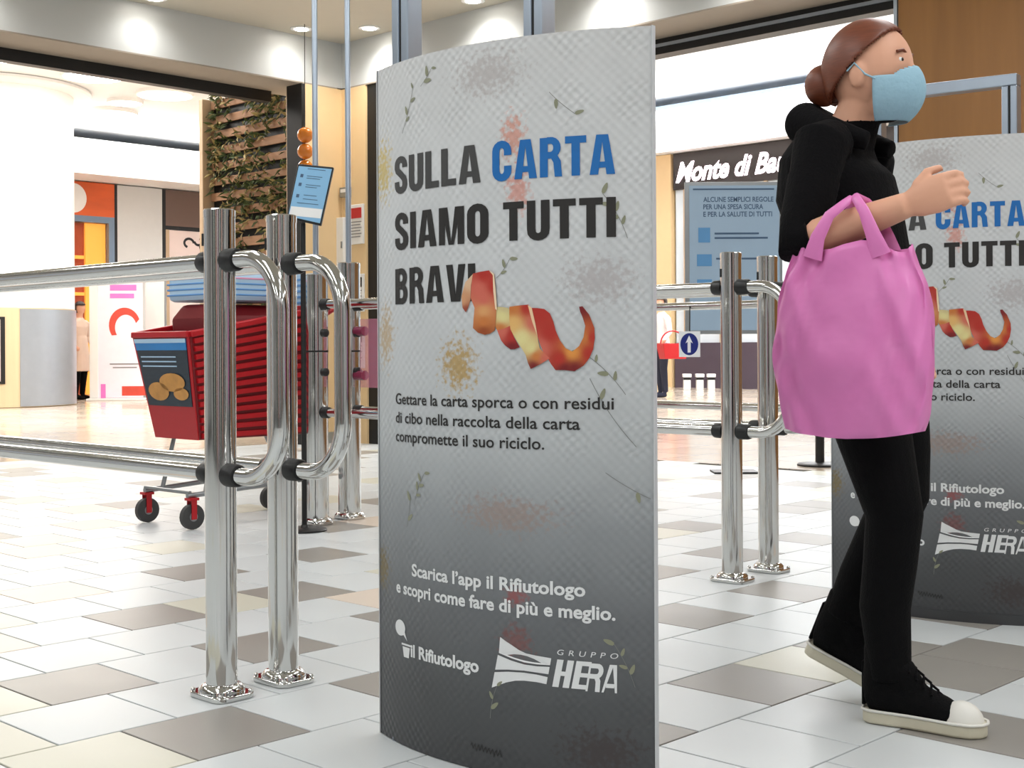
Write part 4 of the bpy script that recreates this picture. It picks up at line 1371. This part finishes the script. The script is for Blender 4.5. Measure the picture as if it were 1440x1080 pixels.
seg('window', t4 + 0.08, 9, 0.2, 3.26, 0.05, M['pink_glass'], sB, 0.04)
seg('jamb', t4, t4 + 0.08, 0, 3.26, 0.10, M['frame_wood'], sB, 0.0)
seg('sill', t4 + 0.08, 9, 0.0, 0.2, 0.10, M['brown_fascia'], sB, 0.0)
cu = []
for a0, cx, cz, r in ((0, 0.0, 0.0, 0.11), (180, 0.22, 0.04, 0.09), (60, 0.38, -0.06, 0.12)):
    cu += [arc2(cx, cz, r, r * 0.8, a0, a0 + 250, 12)]
tB = tpx(268)
for p in cu:
    v2, f2 = stroke(p, 0.05)
    org = S0 + DA * tB + Vector((-DA.y, DA.x, 0)) * 0.036
    o = MB().add([(org.x + DA.x * x, org.y + DA.y * x, 3.02 + z_) for x, z_ in v2], f2).build('scroll_ornament', M['black'], sB)
    o.matrix_parent_inverse = sB.matrix_basis.inverted()

# promotional totem
M['promo_pink'] = mat('pink_promo_print', (226, 120, 196), 0.4, var=0.1)
M['promo_pale'] = mat('pale_pink_promo_print', (240, 226, 236), 0.4, var=0.04)
M['promo_red'] = mat('red_promo_print', (206, 72, 56), 0.4, var=0.15)
tp = G(166, 563)
te = empty('promo_totem', tp, 0.12, 'white and pink promotional totem standing in the gallery left of the trolley', 'totem')
MB().box((0, 0, 0.02), (0.98, 0.42, 0.035)).build('foot_plate', M['frame_white'], te, bevel=0.006)
MB().box((0, 0, 1.10), (0.84, 0.05, 2.12)).build('panel', M['promo_pale'], te, bevel=0.008)
MB().box((-0.39, -0.02, 1.10), (0.14, 0.06, 2.12)).build('side_strip', M['frame_white'], te, bevel=0.006)
for (x, zz, w, h, m) in ((0.10, 1.92, 0.44, 0.10, 'promo_pink'), (0.08, 1.78, 0.40, 0.08, 'promo_pink'), (0.28, 0.16, 0.42, 0.16, 'promo_red'), (-0.24, 0.16, 0.08, 0.24, 'promo_pink'), (0.12, 0.62, 0.5, 0.02, 'text_grey'), (0.12, 0.56, 0.4, 0.02, 'text_grey')):
    MB().box((x, -0.0275, zz), (w, 0.005, h)).build('printed_block', M[m], te)
hd = arc2(0.12, 1.28, 0.26, 0.3, 20, 215, 18) + arc2(0.14, 1.24, 0.18, 0.22, 215, 20, 18)
MB().add([(x, -0.030, z_) for x, z_ in hd], [tuple(range(len(hd)))]).build('red_arc_print', M['promo_red'], te)
wp = G(219, 560)
we = empty('display_board', wp, 0.05, 'plain white display board behind the trolley, right of the pink totem', 'display board')
MB().box((0, 0, 1.1), (0.34, 0.04, 2.0)).build('board', M['frame_white'], we, bevel=0.006)
MB().box((0.18, 0, 1.05), (0.03, 0.06, 2.1)).build('post', M['steel'], we)
MB().box((0, 0, 0.02), (0.42, 0.3, 0.035)).build('foot', M['steel'], we)

# ------------------------------------------------------------------ right gallery
R0 = Vector((3.03, 29.0, 0))
def tr_(px): return tpx(px, R0, RW)
def segr(name, t0, t1, z0, z1, th, m, parent, off=0.0):
    return seg(name, t0, t1, z0, z1, th, m, parent, off, R0, RW, DA)
M['sign_black'] = mat('dark_shop_fascia', (44, 36, 34), 0.3, var=0.2, vscale=2)
M['neon'] = emis('white_neon', (255, 236, 246), 4.0)
M['strip'] = emis('cove_light', (255, 250, 244), 3.0)
M['purple'] = mat('plum_shop_base', (72, 62, 74), 0.4, var=0.15, vscale=3)
M['glassy'] = mat('pale_shop_window', (206, 216, 224), 0.15, var=0.08, vscale=1.5)
tag(segr('wall_gallery_right', -8, 14, 0, 6.1, 0.2, M['white_wall'], None, 0.3), kind='structure')
tag(segr('trim_10', -8, 14, 4.98, 5.75, 1.1, M['white_wall'], None, -0.9), kind='structure')
tag(segr('trim_11', -8, 14, 5.75, 5.90, 0.8, M['frame_blue'], None, -0.6), kind='structure')
cv = segr('cove_light', -8, 14, 4.90, 4.97, 0.06, M['strip'], None, -0.86)
tag(cv, 'bright cove light strip under the white bulkhead above the dark shop sign', 'light strip')
sC = empty('shop_front', R0 + RW * 2, 0, 'shop front with dark fascia and glowing white script lettering', 'shop front')
a, b = tr_(949), 12
segr('fascia', a, b, 4.20, 4.97, 0.14, M['sign_black'], sC, -0.02)
segr('pier', tr_(922), tr_(946), 0, 4.97, 0.16, M['beige'], sC, -0.04)
segr('window', a, b, 0.95, 4.20, 0.05, M['glassy'], sC, 0.06)
segr('base_wall', a, b, 0.0, 0.95, 0.12, M['purple'], sC, 0.0)
segr('base_wall', -8, tr_(922), 0.0, 0.95, 0.12, M['purple'], sC, 0.0)
for pxm in (962, 1012, 1075):
    segr('mullion', tr_(pxm), tr_(pxm) + 0.07, 0.95, 4.20, 0.10, M['frame_wood'], sC, 0.0)
vs2, fs2 = text_mesh('Monte di Bau', 0.03, 0.35)
wtx = max(v[0] for v in vs2)
x0_, x1_ = tr_(953), tr_(1112)
org = R0 - DA * 0.035
V3 = []
for x, y in vs2:
    tt = x0_ + (x1_ - x0_) * x / wtx
    p = org + RW * tt
    V3.append((p.x, p.y, 4.36 + y * 0.58))
o = MB().add(V3, fs2).build('script_lettering', M['neon'], sC)
o.matrix_parent_inverse = sC.matrix_basis.inverted()
# three white tubs on the gallery floor
for k, (px, lab) in enumerate(((966, 'white tub with dark band under the arrow sign, leftmost of three'), (984, 'middle one of the three white tubs on the gallery floor'), (1000, 'rightmost of three white tubs, nearest the chrome post'))):
    p = G(px, 548)
    e = empty('tub', p, 0.0, lab, 'tub', 'white tubs on the gallery floor')
    MB().box((0, 0, 0.10), (0.14, 0.14, 0.20)).build('body', M['frame_white'], e, bevel=0.01)
    MB().box((0, 0, 0.225), (0.145, 0.145, 0.05)).build('band', M['black'], e)
    MB().box((0, 0, 0.285), (0.17, 0.17, 0.07)).build('lid', M['frame_white'], e, bevel=0.01)

# info stand
ip = Vector(((1032 - 720) / FOC * 9.1, 9.1, 0))
ie = empty('info_stand', ip, 0.0, 'tall grey-blue information board on a thin stand behind the right barrier', 'info board')
M['board_blue'] = mat('grey_blue_board', (158, 182, 204), 0.35, var=0.06, vscale=2)
M['icon_blue'] = mat('icon_blue_print', (88, 146, 196), 0.4, var=0.05)
MB().box((0, 0.008, 0.006), (0.30, 0.22, 0.012)).build('base', M['black'], ie)
MB().tube([(0, 0.01, 0.01), (0, 0.01, 1.2)], 0.018, 14).build('pole', M['steel'], ie, 50)
MB().box((0, 0, 1.455), (0.66, 0.03, 1.03)).build('frame', M['steel'], ie, bevel=0.004)
MB().box((0.005, -0.017, 1.455), (0.61, 0.006, 0.98)).build('board', M['board_blue'], ie)
for txt, zz, x1 in (('ALCUNE SEMPLICI REGOLE', 1.835, 0.27), ('PER UNA SPESA SICURA', 1.785, 0.20), ('E PER LA SALUTE DI TUTTI', 1.735, 0.26)):
    v2, f2 = fit_text(txt, -0.205, x1, zz, 0.034, 0.02)
    MB().add([(x, -0.0208, z_) for x, z_ in v2], f2).build('board_text', M['notice_ink'], ie)
for k, (x, zz, w, h, m) in enumerate(((0.02, 1.62, 0.30, 0.012, 'notice_ink'), (0.05, 1.59, 0.36, 0.012, 'notice_ink'), (-0.2, 1.61, 0.08, 0.10, 'icon_blue'), (-0.2, 1.44, 0.10, 0.08, 'icon_blue'), (0.03, 1.45, 0.30, 0.012, 'notice_ink'), (-0.2, 1.27, 0.10, 0.08, 'icon_blue'), (0.03, 1.28, 0.3, 0.012, 'notice_ink'), (0.0, 1.92, 0.55, 0.01, 'notice_ink'))):
    MB().box((x, -0.0212, zz), (w, 0.002, h)).build('printed_block', M[m], ie)
# black stanchion in the gallery behind the person
qp = G(1153, 655)
qe = empty('stanchion', qp, 0, 'black stanchion on a round foot behind the second panel', 'stanchion')
MB().lathe([(0.0, 0.0015), (0.16, 0.0015), (0.16, 0.012), (0.15, 0.02), (0.035, 0.028)], n=32).build('foot', M['black'], qe, 40)
MB().tube([(0, 0, 0.02), (0, 0, 0.95)], 0.032, 20).build('pole', M['black'], qe, 50)
MB().ball((0, 0, 0.97), 0.042).build('knob', M['black'], qe, 60)

# ------------------------------------------------------------------ people
def remeshed(mb, voxel, smooth=6, factor=0.5):
    me = mb.mesh('raw')
    o = bpy.data.objects.new('raw', me)
    COL.objects.link(o)
    r = o.modifiers.new('r', 'REMESH'); r.mode = 'VOXEL'; r.voxel_size = voxel
    s = o.modifiers.new('s', 'SMOOTH'); s.iterations = smooth; s.factor = factor
    bpy.context.view_layer.update()
    out = bpy.data.meshes.new_from_object(o.evaluated_get(bpy.context.evaluated_depsgraph_get()))
    bpy.data.objects.remove(o)
    bpy.data.meshes.remove(me)
    out.shade_smooth()
    return out

def assign(me, mats, fn):
    for m in mats:
        me.materials.append(m)
    for p in me.polygons:
        p.material_index = fn(p.center)

M['skin'] = mat('skin', (222, 168, 140), 0.5, var=0.06, vscale=12, spec=0.3)
M['black_cloth'] = mat('black_cotton', (8, 7, 9), 0.9, var=0.15, bump=0.25, bscale=140, spec=0.15)
M['black_jeans'] = mat('black_denim', (7, 7, 8), 0.9, var=0.15, bump=0.25, bscale=200, spec=0.15)
M['hair_red'] = mat('reddish_brown_hair', (112, 58, 36), 0.45, var=0.4, vscale=30, stretch=(1, 1, 8))
M['mask_blue'] = mat('pale_blue_mask_fabric', (152, 190, 208), 0.8, var=0.06, bump=0.2, bscale=60)
M['white'] = mat('white_eye', (230, 230, 228), 0.3, var=0.02)
M['iris'] = mat('brown_eye', (48, 30, 20), 0.2, var=0.1)
M['canvas_black'] = mat('black_canvas', (9, 9, 10), 0.9, var=0.2, bump=0.3, bscale=250, spec=0.15)
M['rubber_cream'] = mat('cream_rubber_sole', (214, 208, 186), 0.5, var=0.08, vscale=14)
M['rubber_white'] = mat('white_rubber_toe', (228, 226, 218), 0.45, var=0.05)
M['pink_bag'] = mat('pink_plastic_bag', (226, 128, 192), 0.42, var=0.10, vscale=5, bump=0.35, bscale=14)

O = Vector((0.85, 3.027, 0))
HEAD = math.atan2(-0.555, 0.832)
pe = empty('person', O, HEAD, 'walking person in black clothes and pale blue face mask carrying a pink bag', 'person')
b = MB()
CY = 0.075
# torso
b.tube([(-0.075, CY, 0.76), (-0.075, CY, 0.80), (-0.078, CY, 0.88), (-0.085, CY, 0.96), (-0.095, CY, 1.04), (-0.125, CY, 1.14), (-0.15, CY, 1.22), (-0.155, CY, 1.28), (-0.14, CY, 1.325), (-0.115, CY, 1.36)],
       [(0.10, 0.08), (0.155, 0.115), (0.168, 0.125), (0.160, 0.122), (0.150, 0.118), (0.158, 0.132), (0.170, 0.136), (0.170, 0.118), (0.130, 0.092), (0.06, 0.06)], 28)
# legs
RH, RK, RA = (-0.068, -0.010, 0.82), (0.012, -0.004, 0.47), (0.0, 0.0, 0.10)
b.tube([RH, (-0.045, -0.010, 0.70), (-0.015, -0.006, 0.58), RK, (0.0, 0.0, 0.36), (-0.012, 0.0, 0.26), (-0.004, 0, 0.16), RA],
       [0.098, 0.090, 0.076, 0.064, 0.060, 0.057, 0.050, 0.046], 20)
LH, LK, LA = (-0.068, 0.160, 0.82), (-0.02, 0.150, 0.50), (-0.16, 0.142, 0.20)
b.tube([LH, (-0.05, 0.156, 0.72), (-0.03, 0.152, 0.60), LK, (-0.062, 0.148, 0.41), (-0.115, 0.145, 0.30), LA],
       [0.098, 0.090, 0.076, 0.064, 0.060, 0.055, 0.046], 20)
# neck and head
HC = Vector((-0.062, CY, 1.48))
b.tube([(-0.12, CY, 1.32), (-0.095, CY, 1.39), (-0.075, CY, 1.43)], [0.062, 0.054, 0.054], 18)
b.ball(HC + Vector((0, 0, 0.012)), (0.097, 0.077, 0.108), 24, 16)
b.ball(HC + Vector((0.035, 0, -0.055)), (0.062, 0.056, 0.058), 20, 12)
b.tube([HC + Vector((0.085, 0, 0.02)), HC + Vector((0.106, 0, -0.02)), HC + Vector((0.092, 0, -0.032))], [0.010, 0.017, 0.014], 10)
for s in (-1, 1):
    b.ball(HC + Vector((-0.008, s * 0.078, -0.008)), (0.020, 0.010, 0.032), 10, 8)
# right arm: shoulder, elbow, forearm with the bag, hand
RS, RE, RWr = Vector((-0.125, -0.085, 1.305)), Vector((-0.135, -0.185, 1.075)), Vector((0.095, -0.172, 1.148))
b.tube([Vector((-0.12, -0.04, 1.31)), RS, RS.lerp(RE, 0.4), RS.lerp(RE, 0.8), RE], [0.06, 0.064, 0.055, 0.05, 0.044], 16)
b.tube([RE, RE.lerp(RWr, 0.25), RE.lerp(RWr, 0.6), RWr], [0.042, 0.042, 0.036, 0.028], 16)
hd_ = (RWr - RE).normalized()
side = Vector((0, 1, 0))
upv = side.cross(hd_).normalized() * -1
upv = Vector((-hd_.z, 0, hd_.x)).normalized()
def hand(b, W, d, side, up, curl=1.0):
    pal = [W + d * t for t in (0.0, 0.03, 0.065, 0.092)]
    b.tube(pal, [(0.016, 0.026), (0.017, 0.037), (0.016, 0.042), (0.013, 0.040)], 14, up=up)
    for i, (uo, L) in enumerate(((0.030, 0.070), (0.010, 0.078), (-0.010, 0.072), (-0.029, 0.057))):
        p0 = W + d * 0.085 + up * uo
        p1 = p0 + (d * 0.85 + side * 0.5).normalized() * (L * 0.45)
        p2 = p1 + (d * 0.15 + side * 1.0 - up * 0.1).normalized() * (L * 0.33)
        p3 = p2 + (-d * 0.7 + side * 0.7 - up * 0.1).normalized() * (L * 0.26)
        b.tube([p0, p1, p2, p3], [0.0098, 0.0093, 0.0086, 0.0070], 10)
    q0 = W + d * 0.03 + up * 0.030
    q1 = q0 + (d * 0.7 + up * 0.55 + side * 0.3).normalized() * 0.040
    q2 = q1 + (d * 0.9 + up * 0.05 + side * 0.5).normalized() * 0.032
    b.tube([q0, q1, q2], [0.0125, 0.0105, 0.0085], 10)
hand(b, RWr, hd_, side, upv)
# left arm hanging, swung slightly back
LS, LE, LW_ = Vector((-0.125, 0.235, 1.305)), Vector((-0.16, 0.285, 1.06)), Vector((-0.06, 0.30, 0.86))
b.tube([Vector((-0.12, 0.19, 1.31)), LS, LS.lerp(LE, 0.4), LS.lerp(LE, 0.8), LE], [0.06, 0.064, 0.055, 0.05, 0.044], 16)
b.tube([LE, LE.lerp(LW_, 0.3), LE.lerp(LW_, 0.7), LW_], [0.042, 0.041, 0.034, 0.028], 16)
ld = (LW_ - LE).normalized()
hand(b, LW_, ld, Vector((0, -1, 0)), Vector((-ld.z, 0, ld.x)) * -1)
body = remeshed(b, 0.0048, 4, 0.4)
def body_mat(c):
    if c.z > 1.372 and c.x > -0.2:
        return 0
    # forearms and hands bare
    for (A, B) in ((RE, RWr), (LE, LW_)):
        d = (B - A).normalized()
        rel = Vector(c) - A
        if rel.dot(d) > 0.015 and (rel - d * rel.dot(d)).length < 0.075 and (abs(c.y - CY) > 0.19):
            return 0
    return 1 if c.z > 0.86 else 2
assign(body, [M['skin'], M['black_cloth'], M['black_jeans']], body_mat)
link('body', body, pe)

def shell(name, c, r, keep, m, parent, th=0.004, nu=40, nv=28):
    t = MB().ball(c, r, nu, nv)
    c = Vector(c)
    fs = []
    for f in t.f:
        p = sum((Vector(t.v[i]) for i in f), Vector()) / len(f) - c
        if keep(p):
            fs.append(f)
    t.f, t.m = fs, [0] * len(fs)
    me = t.mesh(name, 60)
    bm = bmesh.new(); bm.from_mesh(me)
    bmesh.ops.delete(bm, geom=[v for v in bm.verts if not v.link_faces], context='VERTS')
    bm.to_mesh(me); bm.free()
    o = link(name, me, parent, [m])
    so = o.modifiers.new('thickness', 'SOLIDIFY'); so.thickness = th; so.offset = 1
    return o
shell('hair', HC + Vector((-0.008, 0, 0.014)), (0.103, 0.084, 0.113), lambda p: p.z > 0.012 + 1.0 * p.x and p.z > -0.088, M['hair_red'], pe, 0.007, 110, 80)
bun = MB().ball(HC + Vector((-0.115, 0, -0.01)), (0.045, 0.05, 0.05), 18, 12).build('hair_bun', M['hair_red'], pe, 60)
shell('face_mask', HC + Vector((0.016, 0, -0.040)), (0.106, 0.074, 0.092), lambda p: p.x > 0.008 and -0.072 < p.z < 0.024 + 0.6 * max(0, p.x - 0.05), M['mask_blue'], pe, 0.003, 90, 70)
for s in (-1, 1):
    MB().tube([HC + Vector((0.034, s * 0.074, -0.022)), HC + Vector((0.012, s * 0.080, -0.010)), HC + Vector((-0.010, s * 0.088, 0.016)), HC + Vector((-0.028, s * 0.086, 0.0))], 0.0022, 8).build('mask_strap', M['mask_blue'], pe)
    ey = MB().ball(HC + Vector((0.0735, s * 0.033, 0.022)), 0.0115, 14, 10).build('eye', M['white'], pe, 60)
    MB().ball(HC + Vector((0.0812, s * 0.0340, 0.022)), 0.0056, 12, 8).build('iris', M['iris'], ey, 60)
    MB().tube([HC + Vector((0.086, s * 0.018, 0.040)), HC + Vector((0.085, s * 0.034, 0.044)), HC + Vector((0.076, s * 0.05, 0.039))], 0.0035, 8).build('eyebrow', M['hair_red'], pe)
hood = MB().tube([(-0.04, CY - 0.085, 1.315), (-0.13, CY - 0.105, 1.345), (-0.20, CY - 0.07, 1.372), (-0.225, CY, 1.385), (-0.20, CY + 0.07, 1.372), (-0.13, CY + 0.105, 1.345), (-0.04, CY + 0.085, 1.315)],
                 [0.022, 0.036, 0.048, 0.052, 0.048, 0.036, 0.022], 16)
link('hood', remeshed(hood, 0.008, 4), pe, [M['black_cloth']])
for A_, B_ in ((RS, RE), (LS, LE)):
    d_ = (B_ - A_).normalized()
    C_, D_ = (RE, RWr) if A_ is RS else (LE, LW_)
    MB().tube([A_.lerp(B_, 0.35), A_.lerp(B_, 0.8), B_, B_.lerp(C_ if C_ is not B_ else D_, 0.14)], [0.058, 0.055, 0.053, 0.051], 22).build('sleeve', M['black_cloth'], pe, 60)

# shoes
def make_shoe(parent_name='shoe'):
    e = MB()
    out = [(-0.062, 0.0), (-0.058, 0.022), (-0.040, 0.036), (0.0, 0.038), (0.05, 0.040), (0.10, 0.047), (0.15, 0.050), (0.185, 0.042), (0.207, 0.022), (0.213, 0.0),
           (0.207, -0.022), (0.185, -0.040), (0.15, -0.044), (0.10, -0.038), (0.05, -0.033), (0.0, -0.034), (-0.040, -0.034), (-0.058, -0.022)]
    return out
SO = make_shoe()
up_ = MB()
up_.tube([(-0.052, 0, 0.05), (-0.02, 0, 0.058), (0.03, 0, 0.058), (0.08, 0, 0.052), (0.12, 0, 0.042), (0.150, 0, 0.034), (0.170, 0, 0.03)],
         [(0.026, 0.03), (0.034, 0.038), (0.034, 0.045), (0.036, 0.040), (0.040, 0.034), (0.036, 0.024), (0.020, 0.012)], 20)
up_.tube([(-0.012, 0, 0.05), (-0.012, 0, 0.09), (-0.010, 0, 0.13), (-0.008, 0, 0.175)], [(0.036, 0.048), (0.037, 0.052), (0.040, 0.050), (0.043, 0.052)], 20)
up_.tube([(0.062, 0, 0.055), (0.042, 0, 0.088), (0.020, 0, 0.13)], [(0.033, 0.036), (0.034, 0.036), (0.036, 0.032)], 16)
upper_me = remeshed(up_, 0.005, 6)
def shoe(parent, loc, rot, name='shoe'):
    so = MB().prism(SO, 0.0, 0.030)
    o = so.build(name, M['rubber_cream'], parent, 40, bevel=0.006)
    o.location = loc
    o.rotation_euler = rot
    u = link('upper', upper_me.copy(), o, [M['canvas_black']])
    t = MB().ball((0.158, 0, 0.026), (0.0475, 0.0425, 0.046), 24, 14).build('toe_cap', M['rubber_white'], o, 60)
    MB().tube([(x * 1.004, y * 1.02, 0.030) for x, y in SO], 0.0035, 8, closed=True).build('foxing_line', M['rubber_white'], o, 60)
    MB().box((-0.060, 0, 0.085), (0.008, 0.022, 0.10)).build('heel_strip', M['canvas_black'], o, bevel=0.003)
    for k in range(5):
        x, zz = 0.108 - k * 0.0165, 0.0725 + k * 0.0145
        MB().tube([(x + 0.008, -0.027, zz - 0.006), (x, 0, zz + 0.012), (x + 0.008, 0.027, zz - 0.006)], 0.003, 6).build('lace', M['black_cloth'], o)
    return o
shoe(pe, (0.0, 0.0, 0.0008), (0, 0, 0))
shoe(pe, (-0.200, 0.142, 0.083), (0, math.radians(22), 0))

# pink bag hanging from the forearm
bx, byc = -0.015, -0.192
bg = empty('carrier_bag', Vector(O) + Matrix.Rotation(HEAD, 3, 'Z') @ Vector((bx, byc, 0.655)), HEAD, 'bulging pink plastic carrier bag hanging from the walking person\'s forearm', 'bag')
rgb_ = random.Random(3)
nT, nV = 72, 30
vs, fs = [], []
for j in range(nV + 1):
    v = j / nV
    a = 0.150 + 0.022 * math.sin(math.pi * min(1, v * 1.1)) - 0.02 * max(0, v - 0.8) / 0.2
    bb = 0.030 + 0.040 * math.sin(math.pi * (0.18 + 0.80 * v)) 
    for i in range(nT):
        t = 2 * math.pi * i / nT
        ct_, st_ = math.cos(t), math.sin(t)
        x = a * math.copysign(abs(ct_) ** 0.55, ct_)
        y = bb * math.copysign(abs(st_) ** 0.75, st_)
        wr = 0.006 * math.sin(5 * t + 9 * v) + 0.004 * math.sin(11 * t - 14 * v + 1) + 0.009 * v * v * math.sin(9 * t + 3) + 0.004 * math.sin(3 * x * 40 + v * 20)
        y += wr * (1 if st_ >= 0 else -1)
        zz = 0.405 * v + 0.012 * math.sin(3 * t + 1) * (v ** 3) + 0.018 * (1 - v) ** 4 * abs(ct_) + 0.012 * math.sin(x * 30) * v ** 4
        vs.append((x, y, zz))
for j in range(nV):
    for i in range(nT):
        i2 = (i + 1) % nT
        fs.append((j * nT + i, j * nT + i2, (j + 1) * nT + i2, (j + 1) * nT + i))
fs.append(tuple(reversed(range(nT))))
o = MB().add(vs, fs).build('bag_body', M['pink_bag'], bg, 70)
so = o.modifiers.new('thickness', 'SOLIDIFY'); so.thickness = 0.0015
for s in (-1, 1):
    base_y = s * 0.040
    topz = 1.118 + 0.050 - 0.655
    path = [(-0.075, base_y, 0.385), (-0.06, base_y * 1.15, 0.43), (-0.035, s * 0.044, 0.475), (-0.015 + 0.01, s * 0.030, topz - 0.012), (0.0, 0.0, topz), ]
    path2 = [(0.075, base_y, 0.385), (0.06, base_y * 1.15, 0.43), (0.04, s * 0.044, 0.48), (0.02, s * 0.030, topz - 0.006), (0.005, 0.0, topz + 0.004)]
    MB().tube(path, [(0.022, 0.004), (0.016, 0.004), (0.012, 0.005), (0.010, 0.005), (0.010, 0.005)], 10, up=(0, 1, 0)).build('handle', M['pink_bag'], bg, 60)
    MB().tube(path2, [(0.022, 0.004), (0.016, 0.004), (0.012, 0.005), (0.010, 0.005), (0.010, 0.005)], 10, up=(0, 1, 0)).build('handle', M['pink_bag'], bg, 60)

# two small figures far off in the gallery
def far_person(loc, rz, h, top_m, leg_m, hair_m, label, coat=False):
    e = empty('person', loc, rz, label, 'person')
    k = h / 1.7
    b = MB()
    b.tube([(0, 0, 0.80), (0, 0, 0.92), (0, 0, 1.08), (0, 0, 1.28), (0, 0, 1.38), (0, 0, 1.44)], [(0.14, 0.11), (0.17, 0.12), (0.145, 0.105), (0.18, 0.12), (0.15, 0.09), (0.06, 0.06)], 20)
    for s in (-1, 1):
        b.tube([(0, s * 0.09, 0.88), (0.02, s * 0.09, 0.50), (-0.02, s * 0.09, 0.09)], [0.095, 0.068, 0.045], 14)
        b.tube([(-0.03, s * 0.085, 0.045), (0.06, s * 0.085, 0.04), (0.17, s * 0.09, 0.03)], [(0.04, 0.04), (0.045, 0.042), (0.035, 0.028)], 12)
        b.tube([(0, s * 0.14, 1.36), (0.0, s * 0.21, 1.32), (-0.02, s * 0.25, 1.10), (0.10, s * 0.24, 0.93)], [0.055, 0.06, 0.047, 0.034], 12)
        b.ball((0.14, s * 0.235, 0.89), (0.05, 0.022, 0.045), 10, 8)
    if coat:
        b.tube([(0, 0, 1.1), (0, 0, 0.8), (0, 0, 0.5)], [(0.15, 0.12), (0.19, 0.15), (0.21, 0.17)], 20)
    b.tube([(0, 0, 1.40), (0.01, 0, 1.52)], 0.055, 14)
    b.ball((0.02, 0, 1.60), (0.09, 0.072, 0.105), 18, 12)
    b.tube([(0.105, 0, 1.615), (0.118, 0, 1.585)], [0.009, 0.013], 8)
    me = remeshed(b, 0.013, 3)
    for v in me.vertices:
        v.co = v.co * k
    zt = 0.5 if coat else 0.92
    def fn(c):
        c = c / k
        if c.z > 1.44: return 0
        if abs(c.y) > 0.19 and c.z < 0.97 and c.x > 0.06: return 0
        return 1 if c.z > zt else 2
    assign(me, [M['skin'], top_m, leg_m], fn)
    link('body', me, e)
    HCc = Vector((0.01, 0, 1.62)) * k
    shell('hair', HCc, (0.10 * k, 0.084 * k, 0.105 * k), lambda p: p.z > 0.03 or p.x < -0.01, hair_m, e, 0.01)
    return e
M['white_shirt'] = mat('white_shirt', (232, 226, 228), 0.8, var=0.05)
M['dark_trousers'] = mat('navy_trousers', (34, 38, 56), 0.85, var=0.1)
M['beige_coat'] = mat('beige_coat', (226, 202, 182), 0.8, var=0.06)
M['hair_dark'] = mat('dark_hair', (40, 28, 22), 0.5, var=0.3)
fp = Vector(((931 - 720) / FOC * 23.0, 23.0, 0))
far_person(fp, math.radians(200), 1.72, M['white_shirt'], M['dark_trousers'], M['hair_dark'], 'distant person in a white shirt beside the red basket, right of the large panel')
bq = Vector(((946 - 720) / FOC * 22.5, 22.5, 0.66))
bs = empty('shopping_basket', bq, 0.3, 'red plastic shopping basket held by the distant person in white', 'basket')
bo = MB()
def bring(w, d, z): return [(-w, -d, z), (w, -d, z), (w, d, z), (-w, d, z)]
vsb = bring(0.19, 0.12, 0) + bring(0.24, 0.16, 0.26) + bring(0.18, 0.11, 0.012) + bring(0.225, 0.145, 0.26)
fsb = [(0, 3, 2, 1), (8, 9, 10, 11)]
for k in range(4):
    k2 = (k + 1) % 4
    fsb += [(k, k2, 4 + k2, 4 + k), (8 + k2, 8 + k, 12 + k, 12 + k2), (4 + k, 4 + k2, 12 + k2, 12 + k)]
bo.add(vsb, fsb).build('tray', M['red_plastic'], bs, bevel=0.008)
MB().tube(arc_path((0, 0, 0.25), 0.22, 0, math.pi, 14, (1, 0, 0), (0, 0, 1)), 0.012, 10, up=(0, 1, 0)).build('handle', M['red_plastic'], bs, 50)
fp2 = Vector(((112 - 720) / FOC * 23.3, 23.3, 0))
far_person(fp2, math.radians(-20), 1.68, M['beige_coat'], M['black_jeans'], M['hair_dark'], 'distant person in a long beige coat between the column and the pink totem', coat=True)
